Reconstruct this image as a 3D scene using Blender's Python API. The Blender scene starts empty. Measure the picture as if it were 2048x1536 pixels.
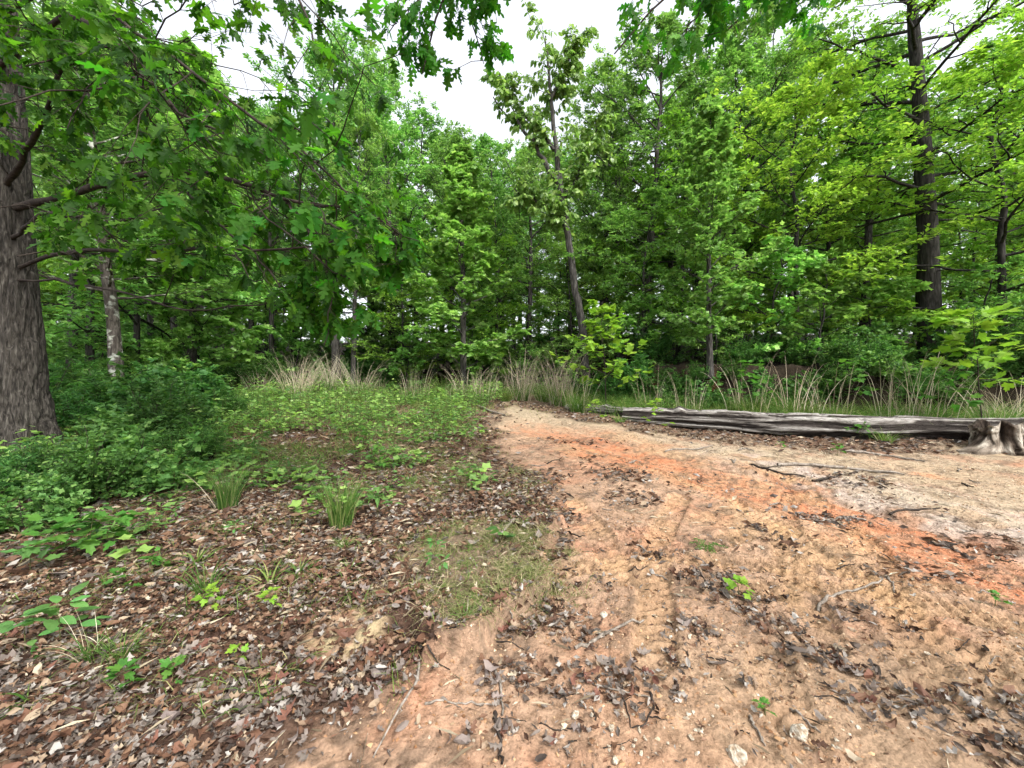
import bpy, math, random
import numpy as np
from mathutils import Matrix, Vector, Quaternion

SC = bpy.context.scene
COL = SC.collection
R = math.radians
EYE = 1.6           # eye height above the ground under the photographer
F = 825.0           # focal length in pixels of the 2048 px photograph

# ------------------------------------------------------------------ camera
cam = bpy.data.cameras.new('camera'); camo = bpy.data.objects.new('camera', cam); COL.objects.link(camo)
cam.sensor_width = 36.0; cam.lens = 36.0 * F / 2048.0
cam.clip_start = 0.05; cam.clip_end = 2000
camo.location = (0, 0, EYE); camo.rotation_euler = (R(90), 0, 0)
SC.camera = camo

# ------------------------------------------------------------------ sky, sun, exposure (bright overcast)
SUN_EL, SUN_AZ = 50.0, 140.0       # azimuth clockwise from +Y: behind the photographer to the right
w = bpy.data.worlds.new('World'); SC.world = w; w.use_nodes = True
nt = w.node_tree; nt.nodes.clear()
out = nt.nodes.new('ShaderNodeOutputWorld'); bg = nt.nodes.new('ShaderNodeBackground')
sky = nt.nodes.new('ShaderNodeTexSky'); sky.sky_type = 'NISHITA'; sky.sun_disc = False
sky.sun_elevation = R(SUN_EL); sky.sun_rotation = R(SUN_AZ); sky.air_density = 1.0; sky.dust_density = 3.0
hs = nt.nodes.new('ShaderNodeHueSaturation'); hs.inputs['Saturation'].default_value = 0.22
tc = nt.nodes.new('ShaderNodeTexCoord'); nz = nt.nodes.new('ShaderNodeTexNoise')
nz.inputs['Scale'].default_value = 2.2; nz.inputs['Detail'].default_value = 5
mr = nt.nodes.new('ShaderNodeMapRange')
mr.inputs['From Min'].default_value = 0.3; mr.inputs['From Max'].default_value = 0.7
mr.inputs['To Min'].default_value = .98; mr.inputs['To Max'].default_value = 1.4
mul = nt.nodes.new('ShaderNodeMixRGB'); mul.blend_type = 'MULTIPLY'; mul.inputs[0].default_value = 1
nt.links.new(sky.outputs[0], hs.inputs['Color']); nt.links.new(hs.outputs[0], mul.inputs[1])
nt.links.new(tc.outputs['Generated'], nz.inputs['Vector']); nt.links.new(nz.outputs['Fac'], mr.inputs['Value'])
nt.links.new(mr.outputs[0], mul.inputs[2]); nt.links.new(mul.outputs[0], bg.inputs['Color'])
bg.inputs['Strength'].default_value = 0.15
nt.links.new(bg.outputs[0], out.inputs[0])

sl = bpy.data.lights.new('sun', 'SUN'); sl.energy = 1.5; sl.angle = R(10); sl.color = (1, 0.955, 0.88)
so = bpy.data.objects.new('sun', sl); COL.objects.link(so)
sd = Vector((math.sin(R(SUN_AZ)) * math.cos(R(SUN_EL)), math.cos(R(SUN_AZ)) * math.cos(R(SUN_EL)), math.sin(R(SUN_EL))))
so.rotation_euler = sd.to_track_quat('Z', 'Y').to_euler(); so.location = sd * 60

SC.view_settings.view_transform = 'Standard'; SC.view_settings.look = 'None'
SC.view_settings.exposure = 1.5; SC.view_settings.gamma = 1; SC.view_settings.use_curve_mapping = False
SC.render.engine = 'CYCLES'
cy = SC.cycles
cy.debug_use_spatial_splits = True; cy.use_adaptive_sampling = True; cy.adaptive_threshold = .03; cy.max_bounces = 5; cy.diffuse_bounces = 3; cy.glossy_bounces = 1; cy.transmission_bounces = 3; cy.sample_clamp_indirect = 4; cy.transparent_max_bounces = 4
cy.use_denoising = True; cy.denoiser = 'OPENIMAGEDENOISE'; cy.denoising_input_passes = 'RGB_ALBEDO_NORMAL'; cy.denoising_prefilter = 'ACCURATE'

# ------------------------------------------------------------------ numpy helpers
def smooth(a, b, x):
    t = np.clip((x - a) / (b - a), 0, 1); return t * t * (3 - 2 * t)

def _h(ix, iy, s):
    n = (ix.astype(np.int64) * 374761393 + iy.astype(np.int64) * 668265263 + s * 974634777) & 0x7fffffff
    n = ((n ^ (n >> 13)) * 1274126177) & 0x7fffffff
    n = ((n ^ (n >> 16)) * 668265263) & 0x7fffffff
    return (n & 0xfffff) / float(0xfffff)

def vn(x, y, s=0, per=0):
    x = np.asarray(x, float); y = np.asarray(y, float)
    ix = np.floor(x); iy = np.floor(y); fx = x - ix; fy = y - iy
    fx = fx * fx * (3 - 2 * fx); fy = fy * fy * (3 - 2 * fy)
    ix = ix.astype(np.int64); iy = iy.astype(np.int64); jx = ix + 1
    if per: ix = ix % per; jx = jx % per
    a = _h(ix, iy, s); b = _h(jx, iy, s); c = _h(ix, iy + 1, s); d = _h(jx, iy + 1, s)
    return (a + (b - a) * fx) * (1 - fy) + (c + (d - c) * fx) * fy

def fbm(x, y, s=0, o=4):
    r = 0; a = 0.5; t = 0
    for i in range(o):
        r = r + a * vn(x * 2 ** i + 17.3 * i, y * 2 ** i - 9.1 * i, s + i); t += a; a *= 0.5
    return r / t

def nrm(v):
    return v / np.maximum(np.linalg.norm(v, axis=-1, keepdims=True), 1e-9)

# ------------------------------------------------------------------ the lie of the land
SLOPE = 0.076
def gpx(px, py):
    "photo pixel of a point on the sloping clearing -> its place on the ground"
    Y = EYE * F / (py - (768 - F * SLOPE)); return ((px - 1024) / F * Y, Y)

_e = np.array([gpx(*p) for p in [(470, 1600), (560, 1536), (700, 1440), (900, 1330), (1085, 1255), (1085, 1150), (1095, 1050), (1060, 950), (1015, 900), (1000, 860), (1000, 830), (1030, 806)]])
def verge_x(y): return np.interp(y, _e[:, 1], _e[:, 0])
_l = np.array([gpx(*p) for p in [(900, 800), (1000, 815), (1120, 838), (1300, 868), (1500, 890), (1700, 908), (1900, 903), (2048, 900)]])
def band_y(x): return np.interp(x, _l[:, 0], _l[:, 1])
def bank_y(x): return np.interp(x, [1, 3, 5, 8, 12, 20], [13.4, 11.9, 10.9, 9.9, 9.2, 8.7])
LEDGE = np.array([gpx(*p) for p in [(560, 1350), (640, 1335), (760, 1285), (830, 1262), (870, 1330), (960, 1335), (1000, 1275), (1060, 1230), (1095, 1180), (1090, 1120), (1120, 1060)]])
TRACKS = [([(1040, 1165), (1180, 1140), (1330, 1105), (1480, 1075)], .20, 0), ([(1310, 1330), (1312, 1240), (1305, 1150), (1325, 1060), (1360, 1000)], .20, 1),
          ([(1640, 1290), (1600, 1180), (1575, 1090), (1560, 1010), (1600, 960)], .22, 0), ([(1500, 1190), (1620, 1175), (1800, 1200), (2060, 1265)], .22, 1),
          ([(1850, 1330), (1790, 1200), (1740, 1100), (1700, 1040)], .22, 0), ([(1600, 1460), (1560, 1400), (1545, 1340)], .2, 1),
          ([(1500, 930), (1600, 965), (1640, 1000)], .2, 0), ([(1150, 1010), (1200, 1080), (1240, 1160)], .2, 1), ([(1880, 1400), (2060, 1330)], .22, 0), ([(1180, 900), (1330, 945), (1480, 1010), (1600, 1090), (1740, 1180), (1960, 1330)], .2, 1), ([(1340, 1120), (1500, 1130), (1700, 1145), (1950, 1190)], .2, 0)]
TRACKS = [(np.array([gpx(*p) for p in t]), wd, m) for t, wd, m in TRACKS]

def poly_st(pl, x, y):
    "nearest point on a polyline: arc length, signed side distance"
    best = np.full(x.shape, 1e9); S = np.zeros(x.shape); D = np.zeros(x.shape); acc = 0
    for a, b in zip(pl[:-1], pl[1:]):
        d = b - a; L = np.hypot(*d); d = d / L
        s = np.clip((x - a[0]) * d[0] + (y - a[1]) * d[1], 0, L)
        qx = x - a[0] - d[0] * s; qy = y - a[1] - d[1] * s
        r = np.hypot(qx, qy); m = r < best
        sd = np.sign(d[0] * qy - d[1] * qx)
        best = np.where(m, r, best); S = np.where(m, acc + s, S); D = np.where(m, r * sd, D); acc += L
    return S, D, best

def verge_mask(x, y):
    n = (fbm(x * 1.1, y * 1.1, 5) - .5) * 1.1 + (fbm(x * 4, y * 4, 6) - .5) * .5
    return smooth(-.18, .3, verge_x(y) - x + n * smooth(1, 4, y))

def gz_large(x, y):
    z = SLOPE * y + .07 * np.maximum(0, y - 15) * smooth(15, 22, y)
    z = np.where(y > 60, SLOPE * 60 + .07 * 45 + .03 * (y - 60), z)
    z = z + 1.2 * smooth(0, .75, y - bank_y(x) + (fbm(x * .9, y * .3, 3) - .5) * .9) * smooth(2.2, 4.6, x)
    z = z + (fbm(x * 2.4, y * 2.4, 4) - .5) * .5 * smooth(-.4, .2, y - bank_y(x)) * smooth(1.6, .6, y - bank_y(x)) * smooth(2.2, 4, x)
    z = z + .1 * smooth(-3.4, -7, x) * smooth(2, 5, y) + (fbm(x * .35, y * .35, 9) - .5) * .5 * smooth(8, 16, y)
    z = z + (fbm(x * .5, y * .5, 8) - .5) * .12
    return z

def gz(x, y):
    x = np.asarray(x, float); y = np.asarray(y, float)
    z = gz_large(x, y)
    near = 1 - smooth(9, 14, y)
    vm = verge_mask(x, y)
    z = z + near * ((fbm(x * 2.2, y * 2.2, 11) - .5) * .06 + (fbm(x * 9, y * 9, 12, 3) - .5) * .022)
    # crumbling edge of the turf above the bare clay
    S, D, B = poly_st(LEDGE, x, y)
    wob = (fbm(x * 6, y * 6, 21) - .5) * .22
    z = z + .13 * smooth(-.02, .03, D + wob) * np.exp(-np.maximum(D, 0) / .55) * smooth(-1.0, -.6, x) * (B < 2) * smooth(.9, .4, np.abs(y - 2.6) - .6)
    # worn channel along the red strip
    S, D, B = poly_st(RED, x, y)
    z = z - .07 * np.exp(-(D / .45) ** 2) * near
    z = z - .05 * np.exp(-((D - .55 + wob) / .12) ** 2) * near
    stk = vn(S * 1.6, D * 13, 70) * .6 + vn(S * 3.5, D * 30, 71) * .4
    z = z + (stk - .5) * .022 * near * (1 - vm) + (np.maximum(0, vn(x * 34, y * 34, 75) - .6) * .05 + (vn(x * 22, y * 22, 76) - .5) * .016) * smooth(5, 3, y)
    # tyre marks: lugs pressed in the damp clay
    cut = np.zeros(x.shape); rim = np.zeros(x.shape)
    for pl, wd, m in TRACKS:
        S, D, B = poly_st(pl, x, y)
        inn = smooth(wd * .62, wd * .5, B) * smooth(.2, .4, fbm(x * 2.3, y * 2.3, 31 + m)) * (1 - vm)
        ph = S / .08 + (np.abs(D) / wd * 1.6 if m == 0 else D / wd * 1.2)
        lug = smooth(.12, .3, np.abs((ph % 1) - .5) * 2 - .25)
        cut = np.where(inn > .3, inn * (.006 + .022 * lug), np.maximum(cut, inn * .006)); rim = np.maximum(rim, smooth(wd * .9, wd * .62, B) * (1 - inn) * smooth(wd * .45, wd * .6, B))
    z = z - cut + .012 * rim
    return z
RED = np.array([gpx(*p) for p in [(1080, 850), (1180, 885), (1320, 930), (1500, 975), (1680, 1030), (1900, 1100), (2100, 1165)]])

def gz1(x, y): return float(gz(np.array([x]), np.array([y]))[0])

# ------------------------------------------------------------------ mesh helpers
class Acc:
    def __init__(s): s.v = []; s.t = []; s.q = []; s.tm = []; s.qm = []; s.n = 0
    def add(s, v, tris=None, quads=None, m=0):
        v = np.asarray(v, np.float32).reshape(-1, 3)
        if tris is not None and len(tris): s.t.append(np.asarray(tris).reshape(-1, 3) + s.n); s.tm.append(np.full(len(s.t[-1]), m))
        if quads is not None and len(quads): s.q.append(np.asarray(quads).reshape(-1, 4) + s.n); s.qm.append(np.full(len(s.q[-1]), m))
        s.v.append(v); s.n += len(v)
    def mesh(s, name, mats, smooth_q=True, smooth_t=False):
        v = np.concatenate(s.v) if s.v else np.zeros((0, 3))
        t = np.concatenate(s.t) if s.t else np.zeros((0, 3), int); q = np.concatenate(s.q) if s.q else np.zeros((0, 4), int)
        me = bpy.data.meshes.new(name); me.vertices.add(len(v)); me.vertices.foreach_set('co', v.astype(np.float32).ravel())
        nl = t.size + q.size; me.loops.add(nl); me.loops.foreach_set('vertex_index', np.concatenate([t.ravel(), q.ravel()]).astype(np.int32))
        nf = len(t) + len(q); me.polygons.add(nf)
        st = np.concatenate([np.arange(len(t)) * 3, t.size + np.arange(len(q)) * 4]).astype(np.int32)
        me.polygons.foreach_set('loop_start', st)
        mi = np.concatenate((s.tm or [np.zeros(0)]) + (s.qm or [np.zeros(0)])).astype(np.int32)
        for mm in (mats if isinstance(mats, (list, tuple)) else [mats]): me.materials.append(mm)
        me.polygons.foreach_set('material_index', mi)
        sm = np.concatenate([np.full(len(t), smooth_t), np.full(len(q), smooth_q)]).astype(bool)
        me.polygons.foreach_set('use_smooth', sm)
        me.update(calc_edges=True); me.validate()
        return me

def link(name, data, parent=None, loc=None):
    o = bpy.data.objects.new(name, data); COL.objects.link(o)
    if parent is not None: o.parent = parent
    if loc is not None: o.location = loc
    return o

def tag(o, label=None, cat=None, group=None, kind=None):
    if label: o['label'] = label
    if cat: o['category'] = cat
    if group: o['group'] = group
    if kind: o['kind'] = kind
    return o

def thing(name, label, cat, loc, rz=0, sc=1, group=None):
    o = link(name, None, None, loc); o.rotation_euler = (0, 0, rz); o.scale = (sc, sc, sc) if np.isscalar(sc) else sc
    o.empty_display_size = .1
    return tag(o, label, cat, group)

def frames(P):
    "parallel frames for M paths of n points"
    T = np.empty_like(P); T[:, 1:-1] = P[:, 2:] - P[:, :-2]; T[:, 0] = P[:, 1] - P[:, 0]; T[:, -1] = P[:, -1] - P[:, -2]
    T = nrm(T); ref = np.where(np.abs(T[:, :1, 2:3]) > .8, np.array([1., 0, 0]), np.array([0, 0, 1.]))
    N = np.empty_like(P); n = nrm(np.cross(T[:, 0], ref[:, 0])); N[:, 0] = n
    for i in range(1, P.shape[1]):
        n = n - T[:, i] * np.sum(n * T[:, i], -1, keepdims=True); n = nrm(n); N[:, i] = n
    return T, N, np.cross(T, N)

def tubes(acc, P, Rd, k=5, m=0, disp=None):
    P = np.asarray(P, float); Rd = np.asarray(Rd, float)
    if P.ndim == 2: P = P[None]; Rd = Rd[None]
    M, n, _ = P.shape
    T, N, B = frames(P)
    a = np.arange(k) * 2 * np.pi / k
    rr = Rd[:, :, None, None]
    if disp is not None: rr = rr * disp[None, :, :, None]
    V = P[:, :, None] + rr * (np.cos(a)[None, None, :, None] * N[:, :, None] + np.sin(a)[None, None, :, None] * B[:, :, None])
    idx = np.arange(M * n * k).reshape(M, n, k)
    A = idx[:, :-1]; Bq = idx[:, 1:]
    q = np.stack([A, np.roll(A, -1, 2), np.roll(Bq, -1, 2), Bq], -1).reshape(-1, 4)
    acc.add(V.reshape(-1, 3), quads=q, m=m)

def resample(pts, n, wob=0, seed=0):
    pts = np.asarray(pts, float); d = np.r_[0, np.cumsum(np.linalg.norm(np.diff(pts, axis=0), axis=1))]
    s = np.linspace(0, d[-1], n); o = np.stack([np.interp(s, d, pts[:, i]) for i in range(pts.shape[1])], 1)
    for _ in range(2): o[1:-1] = (o[:-2] + 2 * o[1:-1] + o[2:]) / 4
    if wob:
        rg = np.random.default_rng(seed); j = rg.normal(0, wob, (n, 3)); j[0] = 0
        o[:, :3] += j
    return o

def at(P, t):
    "points and tangents at parameter t (M,k) on paths (M,n,3)"
    n = P.shape[1]; f = t * (n - 1); i = np.clip(f.astype(int), 0, n - 2); u = (f - i)[..., None]
    m = np.arange(P.shape[0])[:, None]
    a = P[m, i]; b = P[m, i + 1]
    return a + (b - a) * u, nrm(b - a), np.broadcast_to(m, t.shape)

def sprout(rg, P, Rd, k, t0, t1, ang, lr, n, rise=0.0, wob=.12, flat=.35, minlen=.0, fall=.5):
    "k side shoots on every path"
    M = P.shape[0]
    t = t0 + (t1 - t0) * (np.arange(k)[None] + rg.random((M, k))) / k
    o, T, _ = at(P, t)
    up = np.array([0, 0, 1.])
    s = np.where((np.arange(k)[None] + rg.integers(0, 2, (M, 1))) % 2, 1., -1.)[..., None]
    perp = nrm(np.cross(T, up) + 1e-4) * s + rg.normal(0, flat, T.shape)
    perp = nrm(perp - T * np.sum(perp * T, -1, keepdims=True))
    an = rg.normal(ang, .16, t.shape)[..., None]
    D = np.cos(an) * T + np.sin(an) * perp
    L = np.linalg.norm(np.diff(P, axis=1), axis=2).sum(1)[:, None]
    ln = np.maximum(minlen, lr * L * (1 - fall * t) * rg.uniform(.65, 1.3, t.shape))
    st = np.linspace(0, 1, n)[None, None, :, None]
    W = np.cumsum(rg.normal(0, wob, (M, k, n, 3)), axis=2) / n ** .5; W[:, :, 0] = 0
    Q = o[:, :, None] + ln[..., None, None] * (D[:, :, None] * st + up * rise * st ** 2 + W * st)
    nR = Rd.shape[1]; ri = np.clip((t * (nR - 1)).astype(int), 0, nR - 1)
    r0 = Rd[np.arange(M)[:, None], ri] * .62
    rr = r0[..., None] * np.linspace(1, .35, n)
    return Q.reshape(M * k, n, 3), rr.reshape(M * k, n)

def put_leaves(acc, tpl, pos, D, N, size, m=0, wid=None):
    V, Tr = tpl
    D = nrm(D); N = nrm(N - D * np.sum(N * D, -1, keepdims=True)); X = np.cross(D, N)
    size = np.broadcast_to(size, (len(pos),)); wd = size if wid is None else size * wid
    P = pos[:, None] + wd[:, None, None] * V[None, :, 0:1] * X[:, None] + size[:, None, None] * (V[None, :, 1:2] * D[:, None] + V[None, :, 2:3] * N[:, None])
    tr = Tr[None] + (np.arange(len(pos)) * len(V))[:, None, None]
    acc.add(P.reshape(-1, 3), tris=tr.reshape(-1, 3), m=m)

def twig_leaves(rg, P, q, t0=.2, droop=.2, tilt=.45, out=.8):
    M = P.shape[0]; t = t0 + (1 - t0) * (np.arange(q)[None] + rg.random((M, q))) / q
    o, T, _ = at(P, np.clip(t, 0, .999))
    up = np.array([0, 0, 1.])
    s = np.where(np.arange(q)[None] % 2, 1., -1.)[..., None] * np.ones((M, 1, 1))
    side = nrm(np.cross(T, up) + 1e-4) * s
    D = .55 * T + out * side + rg.normal(0, .35, T.shape) - droop * up
    N = up + rg.normal(0, tilt, T.shape)
    return o.reshape(-1, 3), nrm(D.reshape(-1, 3)), nrm(N.reshape(-1, 3))

# ------------------------------------------------------------------ leaf shapes (base at origin, tip at +Y, face +Z)
def strip_leaf(half, fold=.12, curl=.12, roll=0.0):
    half = np.array(half, float); y = half[:, 1]; n = len(half)
    my = np.maximum.accumulate(y)
    mid = np.stack([np.zeros(n), my, -curl * my ** 2], 1)
    r = np.stack([half[:, 0], y, fold * half[:, 0] - roll * half[:, 0] ** 2 * 4 - curl * y ** 2], 1)
    l = r * np.array([-1, 1, 1])
    V = np.concatenate([mid, r, l]); T = []
    for i in range(n - 1):
        T += [(i, n + i, n + i + 1), (i, n + i + 1, i + 1), (i, 2 * n + i + 1, 2 * n + i), (i, i + 1, 2 * n + i + 1)]
    T = [t for t in T if np.linalg.norm(np.cross(V[t[1]] - V[t[0]], V[t[2]] - V[t[0]])) > 1e-6]
    return V, np.array(T)

OAKH = [(.008, 0), (.02, .1), (.16, .14), (.07, .27), (.27, .38), (.25, .44), (.09, .49), (.28, .66), (.24, .72), (.08, .74), (.12, .9), (0, 1.0)]
def oak_leaf(fold=.12, curl=.15, roll=0, seed=0):
    rg = np.random.default_rng(seed); h = np.array(OAKH); h[2:-1, 0] *= rg.uniform(.85, 1.2, len(h) - 3)
    return strip_leaf(h, fold, curl, roll)
def fan_leaf(half, c, cup=.1, curl=.1):
    half = np.array(half, float); ol = np.concatenate([half, (half * [-1, 1])[1:-1][::-1]])
    V = np.concatenate([[[0, c, 0]], np.c_[ol, cup * np.abs(ol[:, 0]) - curl * ol[:, 1] ** 2]])
    n = len(ol); T = [(0, 1 + (i + 1) % n, 1 + i) for i in range(n)]
    return V, np.array(T)[:, ::-1]
MAPLE = fan_leaf([(0, 0), (.12, -.02), (.34, -.05), (.30, .12), (.5, .38), (.38, .4), (.4, .52), (.16, .5), (.2, .78), (.1, .78), (0, 1)], .22, .12, .14)
TULIP = fan_leaf([(0, 0), (.24, .02), (.46, .2), (.30, .36), (.42, .66), (.3, .82), (.1, .74), (0, .76)], .35, .14, .16)
TULIP_S = fan_leaf([(0, 0), (.4, .15), (.26, .42), (.34, .8), (0, .72)], .4, .14, .12)
OVAL = fan_leaf([(0, 0), (.2, .22), (.27, .5), (.17, .8), (0, 1.02)], .5, .12, .16)
DIAM = (np.array([[0, 0, 0], [.27, .46, .05], [0, 1, -.12], [-.27, .46, .05]], float), np.array([(0, 1, 2), (0, 2, 3)]))
LANCE = (np.array([[0, 0, 0], [.13, .4, .03], [0, 1, -.15], [-.13, .4, .03]], float), np.array([(0, 1, 2), (0, 2, 3)]))

# ------------------------------------------------------------------ materials
def new_mat(name):
    m = bpy.data.materials.new(name); m.use_nodes = True; m.node_tree.nodes.clear(); return m, m.node_tree.nodes, m.node_tree.links
def ramp(nodes, stops, interp='LINEAR'):
    r = nodes.new('ShaderNodeValToRGB'); r.color_ramp.interpolation = interp
    e = r.color_ramp.elements
    while len(e) < len(stops): e.new(.5)
    for i, (p, c) in enumerate(stops): e[i].position = p; e[i].color = (*c, 1)
    return r

def leaf_mat(name, stops, trans=.45, tr_gain=(1.5, 1.7, .9), rough=.5, spec=.16, objvar=.25):
    m, N, L = new_mat(name)
    o = N.new('ShaderNodeOutputMaterial'); g = N.new('ShaderNodeNewGeometry'); oi = N.new('ShaderNodeObjectInfo')
    r = ramp(N, stops); L.new(g.outputs['Random Per Island'], r.inputs['Fac'])
    v = N.new('ShaderNodeMapRange'); v.inputs['To Min'].default_value = 1 - objvar; v.inputs['To Max'].default_value = 1 + objvar
    L.new(oi.outputs['Random'], v.inputs['Value'])
    hu = N.new('ShaderNodeHueSaturation'); L.new(r.outputs[0], hu.inputs['Color']); L.new(v.outputs[0], hu.inputs['Value'])
    h2 = N.new('ShaderNodeMapRange'); h2.inputs['To Min'].default_value = .485; h2.inputs['To Max'].default_value = .515
    mm = N.new('ShaderNodeMath'); mm.operation = 'FRACT'; mx = N.new('ShaderNodeMath'); mx.operation = 'MULTIPLY'; mx.inputs[1].default_value = 7.31
    L.new(oi.outputs['Random'], mx.inputs[0]); L.new(mx.outputs[0], mm.inputs[0]); L.new(mm.outputs[0], h2.inputs['Value']); L.new(h2.outputs[0], hu.inputs['Hue'])
    p = N.new('ShaderNodeBsdfPrincipled'); p.inputs['Roughness'].default_value = rough; p.inputs['Specular IOR Level'].default_value = spec
    L.new(hu.outputs[0], p.inputs['Base Color'])
    t = N.new('ShaderNodeBsdfTranslucent'); tg = N.new('ShaderNodeMixRGB'); tg.blend_type = 'MULTIPLY'; tg.inputs[0].default_value = 1; tg.inputs[2].default_value = (*tr_gain, 1)
    L.new(hu.outputs[0], tg.inputs[1]); L.new(tg.outputs[0], t.inputs['Color'])
    x = N.new('ShaderNodeMixShader'); x.inputs[0].default_value = trans
    L.new(p.outputs[0], x.inputs[1]); L.new(t.outputs[0], x.inputs[2]); L.new(x.outputs[0], o.inputs[0])
    return m

def bark_mat(name, c0, c1, c2, scale=(9, 9, 1.6), bump=.5, lichen=0.0):
    m, N, L = new_mat(name)
    o = N.new('ShaderNodeOutputMaterial'); p = N.new('ShaderNodeBsdfPrincipled'); p.inputs['Roughness'].default_value = .9; p.inputs['Specular IOR Level'].default_value = .15
    tc = N.new('ShaderNodeTexCoord'); mp = N.new('ShaderNodeMapping'); mp.inputs['Scale'].default_value = scale
    L.new(tc.outputs['Object'], mp.inputs['Vector'])
    n1 = N.new('ShaderNodeTexNoise'); n1.inputs['Scale'].default_value = 2.5; n1.inputs['Detail'].default_value = 6; n1.inputs['Distortion'].default_value = .6
    L.new(mp.outputs[0], n1.inputs['Vector'])
    r = ramp(N, [(.3, c0), (.52, c1), (.75, c2)]); L.new(n1.outputs['Fac'], r.inputs['Fac'])
    col = r.outputs[0]
    if lichen:
        n2 = N.new('ShaderNodeTexNoise'); n2.inputs['Scale'].default_value = 3.5; n2.inputs['Detail'].default_value = 7
        L.new(tc.outputs['Object'], n2.inputs['Vector'])
        r2 = ramp(N, [(.54, (0, 0, 0)), (.62, (lichen,) * 3)]); L.new(n2.outputs['Fac'], r2.inputs['Fac'])
        mx = N.new('ShaderNodeMixRGB'); mx.inputs[2].default_value = (.42, .44, .38, 1); L.new(r2.outputs[0], mx.inputs[0]); L.new(col, mx.inputs[1]); col = mx.outputs[0]
    L.new(col, p.inputs['Base Color'])
    b = N.new('ShaderNodeBump'); b.inputs['Strength'].default_value = bump; b.inputs['Distance'].default_value = .03
    L.new(n1.outputs['Fac'], b.inputs['Height']); L.new(b.outputs[0], p.inputs['Normal']); L.new(p.outputs[0], o.inputs[0])
    return m

G_OAK = [(0, (.017, .065, .011)), (.5, (.034, .115, .016)), (.85, (.06, .17, .02)), (1, (.105, .23, .026))]
G_MID = [(0, (.095, .20, .05)), (.5, (.15, .295, .07)), (.85, (.23, .40, .10)), (1, (.34, .5, .15))]
G_TUL = [(0, (.13, .26, .06)), (.5, (.19, .355, .08)), (.85, (.27, .45, .11)), (1, (.38, .55, .16))]
G_BEE = [(0, (.11, .225, .035)), (.5, (.165, .305, .045)), (.85, (.23, .385, .06)), (1, (.34, .475, .09))]
G_SAP = [(0, (.13, .25, .03)), (.5, (.17, .31, .035)), (1, (.26, .40, .05))]
G_SHR = [(0, (.03, .08, .02)), (.5, (.05, .13, .03)), (.9, (.085, .19, .04)), (1, (.15, .25, .07))]
M_OAK = leaf_mat('oak_leaves', G_OAK, .48, (2.0, 2.5, .8), .5, .1)
M_MID = leaf_mat('canopy_leaves', G_MID, .45, (1.35, 1.5, .9), .38, .5)
M_TUL = leaf_mat('tulip_leaves', G_TUL, .45, (1.3, 1.45, .9), .36, .5)
M_BEE = leaf_mat('understory_leaves', G_BEE, .45, (1.35, 1.5, .8), .45, .28)
M_SAP = leaf_mat('sapling_leaves', G_SAP, .4, (1.3, 1.4, .8), objvar=.12)
M_SHR = leaf_mat('shrub_leaves', G_SHR, .35)
M_HERB = leaf_mat('herb_leaves', [(0, (.05, .13, .035)), (.6, (.10, .22, .06)), (1, (.18, .31, .09))], .4)
M_GRASS = leaf_mat('green_blades', [(0, (.05, .11, .02)), (.6, (.09, .17, .035)), (.85, (.16, .22, .06)), (1, (.3, .27, .13))], .35)
M_SPARSE = leaf_mat('sparse_turf', [(0, (.08, .12, .035)), (.5, (.15, .18, .06)), (.7, (.27, .24, .13)), (1, (.38, .32, .2))], .3)
M_STRAW = leaf_mat('dry_stalks', [(0, (.33, .27, .18)), (.6, (.48, .42, .3)), (1, (.62, .56, .43))], .25, (1, 1, 1))
M_OLDSTRAW = leaf_mat('old_straw', [(0, (.1, .075, .05)), (.5, (.24, .19, .13)), (1, (.42, .36, .26))], .1, (1, 1, 1))
M_LIT = leaf_mat('dead_leaves', [(0, (.03, .016, .012)), (.3, (.085, .042, .029)), (.6, (.155, .078, .051)), (.84, (.22, .135, .092)), (.95, (.33, .25, .18)), (1, (.46, .38, .29))], .12, (1, 1, 1), rough=.55, objvar=.2)
M_LITG = leaf_mat('grey_dead_leaves', [(0, (.05, .04, .035)), (.4, (.12, .09, .075)), (.75, (.21, .178, .157)), (1, (.35, .32, .29))], .08, (1, 1, 1), rough=.55, objvar=.2)
M_BARK = bark_mat('grey_bark', (.014, .013, .012), (.052, .048, .043), (.125, .118, .108))
M_BARKD = bark_mat('dark_bark', (.008, .0075, .007), (.026, .024, .021), (.065, .06, .054))
M_BARKL = bark_mat('lichen_bark', (.02, .017, .014), (.07, .06, .05), (.14, .125, .11), lichen=.8)
M_TWIG = bark_mat('twig_bark', (.015, .011, .009), (.035, .027, .022), (.07, .055, .045), (6, 6, 6), .2)
M_STEM = bark_mat('green_stem', (.05, .06, .02), (.09, .09, .035), (.13, .12, .05), (6, 6, 6), .1)
M_STICK = bark_mat('weathered_stick', (.09, .075, .06), (.2, .17, .14), (.33, .29, .25), (12, 12, 12), .4)
M_OAKB = bark_mat('oak_bark', (.009, .008, .007), (.042, .037, .031), (.11, .1, .086), (16, 16, 2.6), 1)

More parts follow.
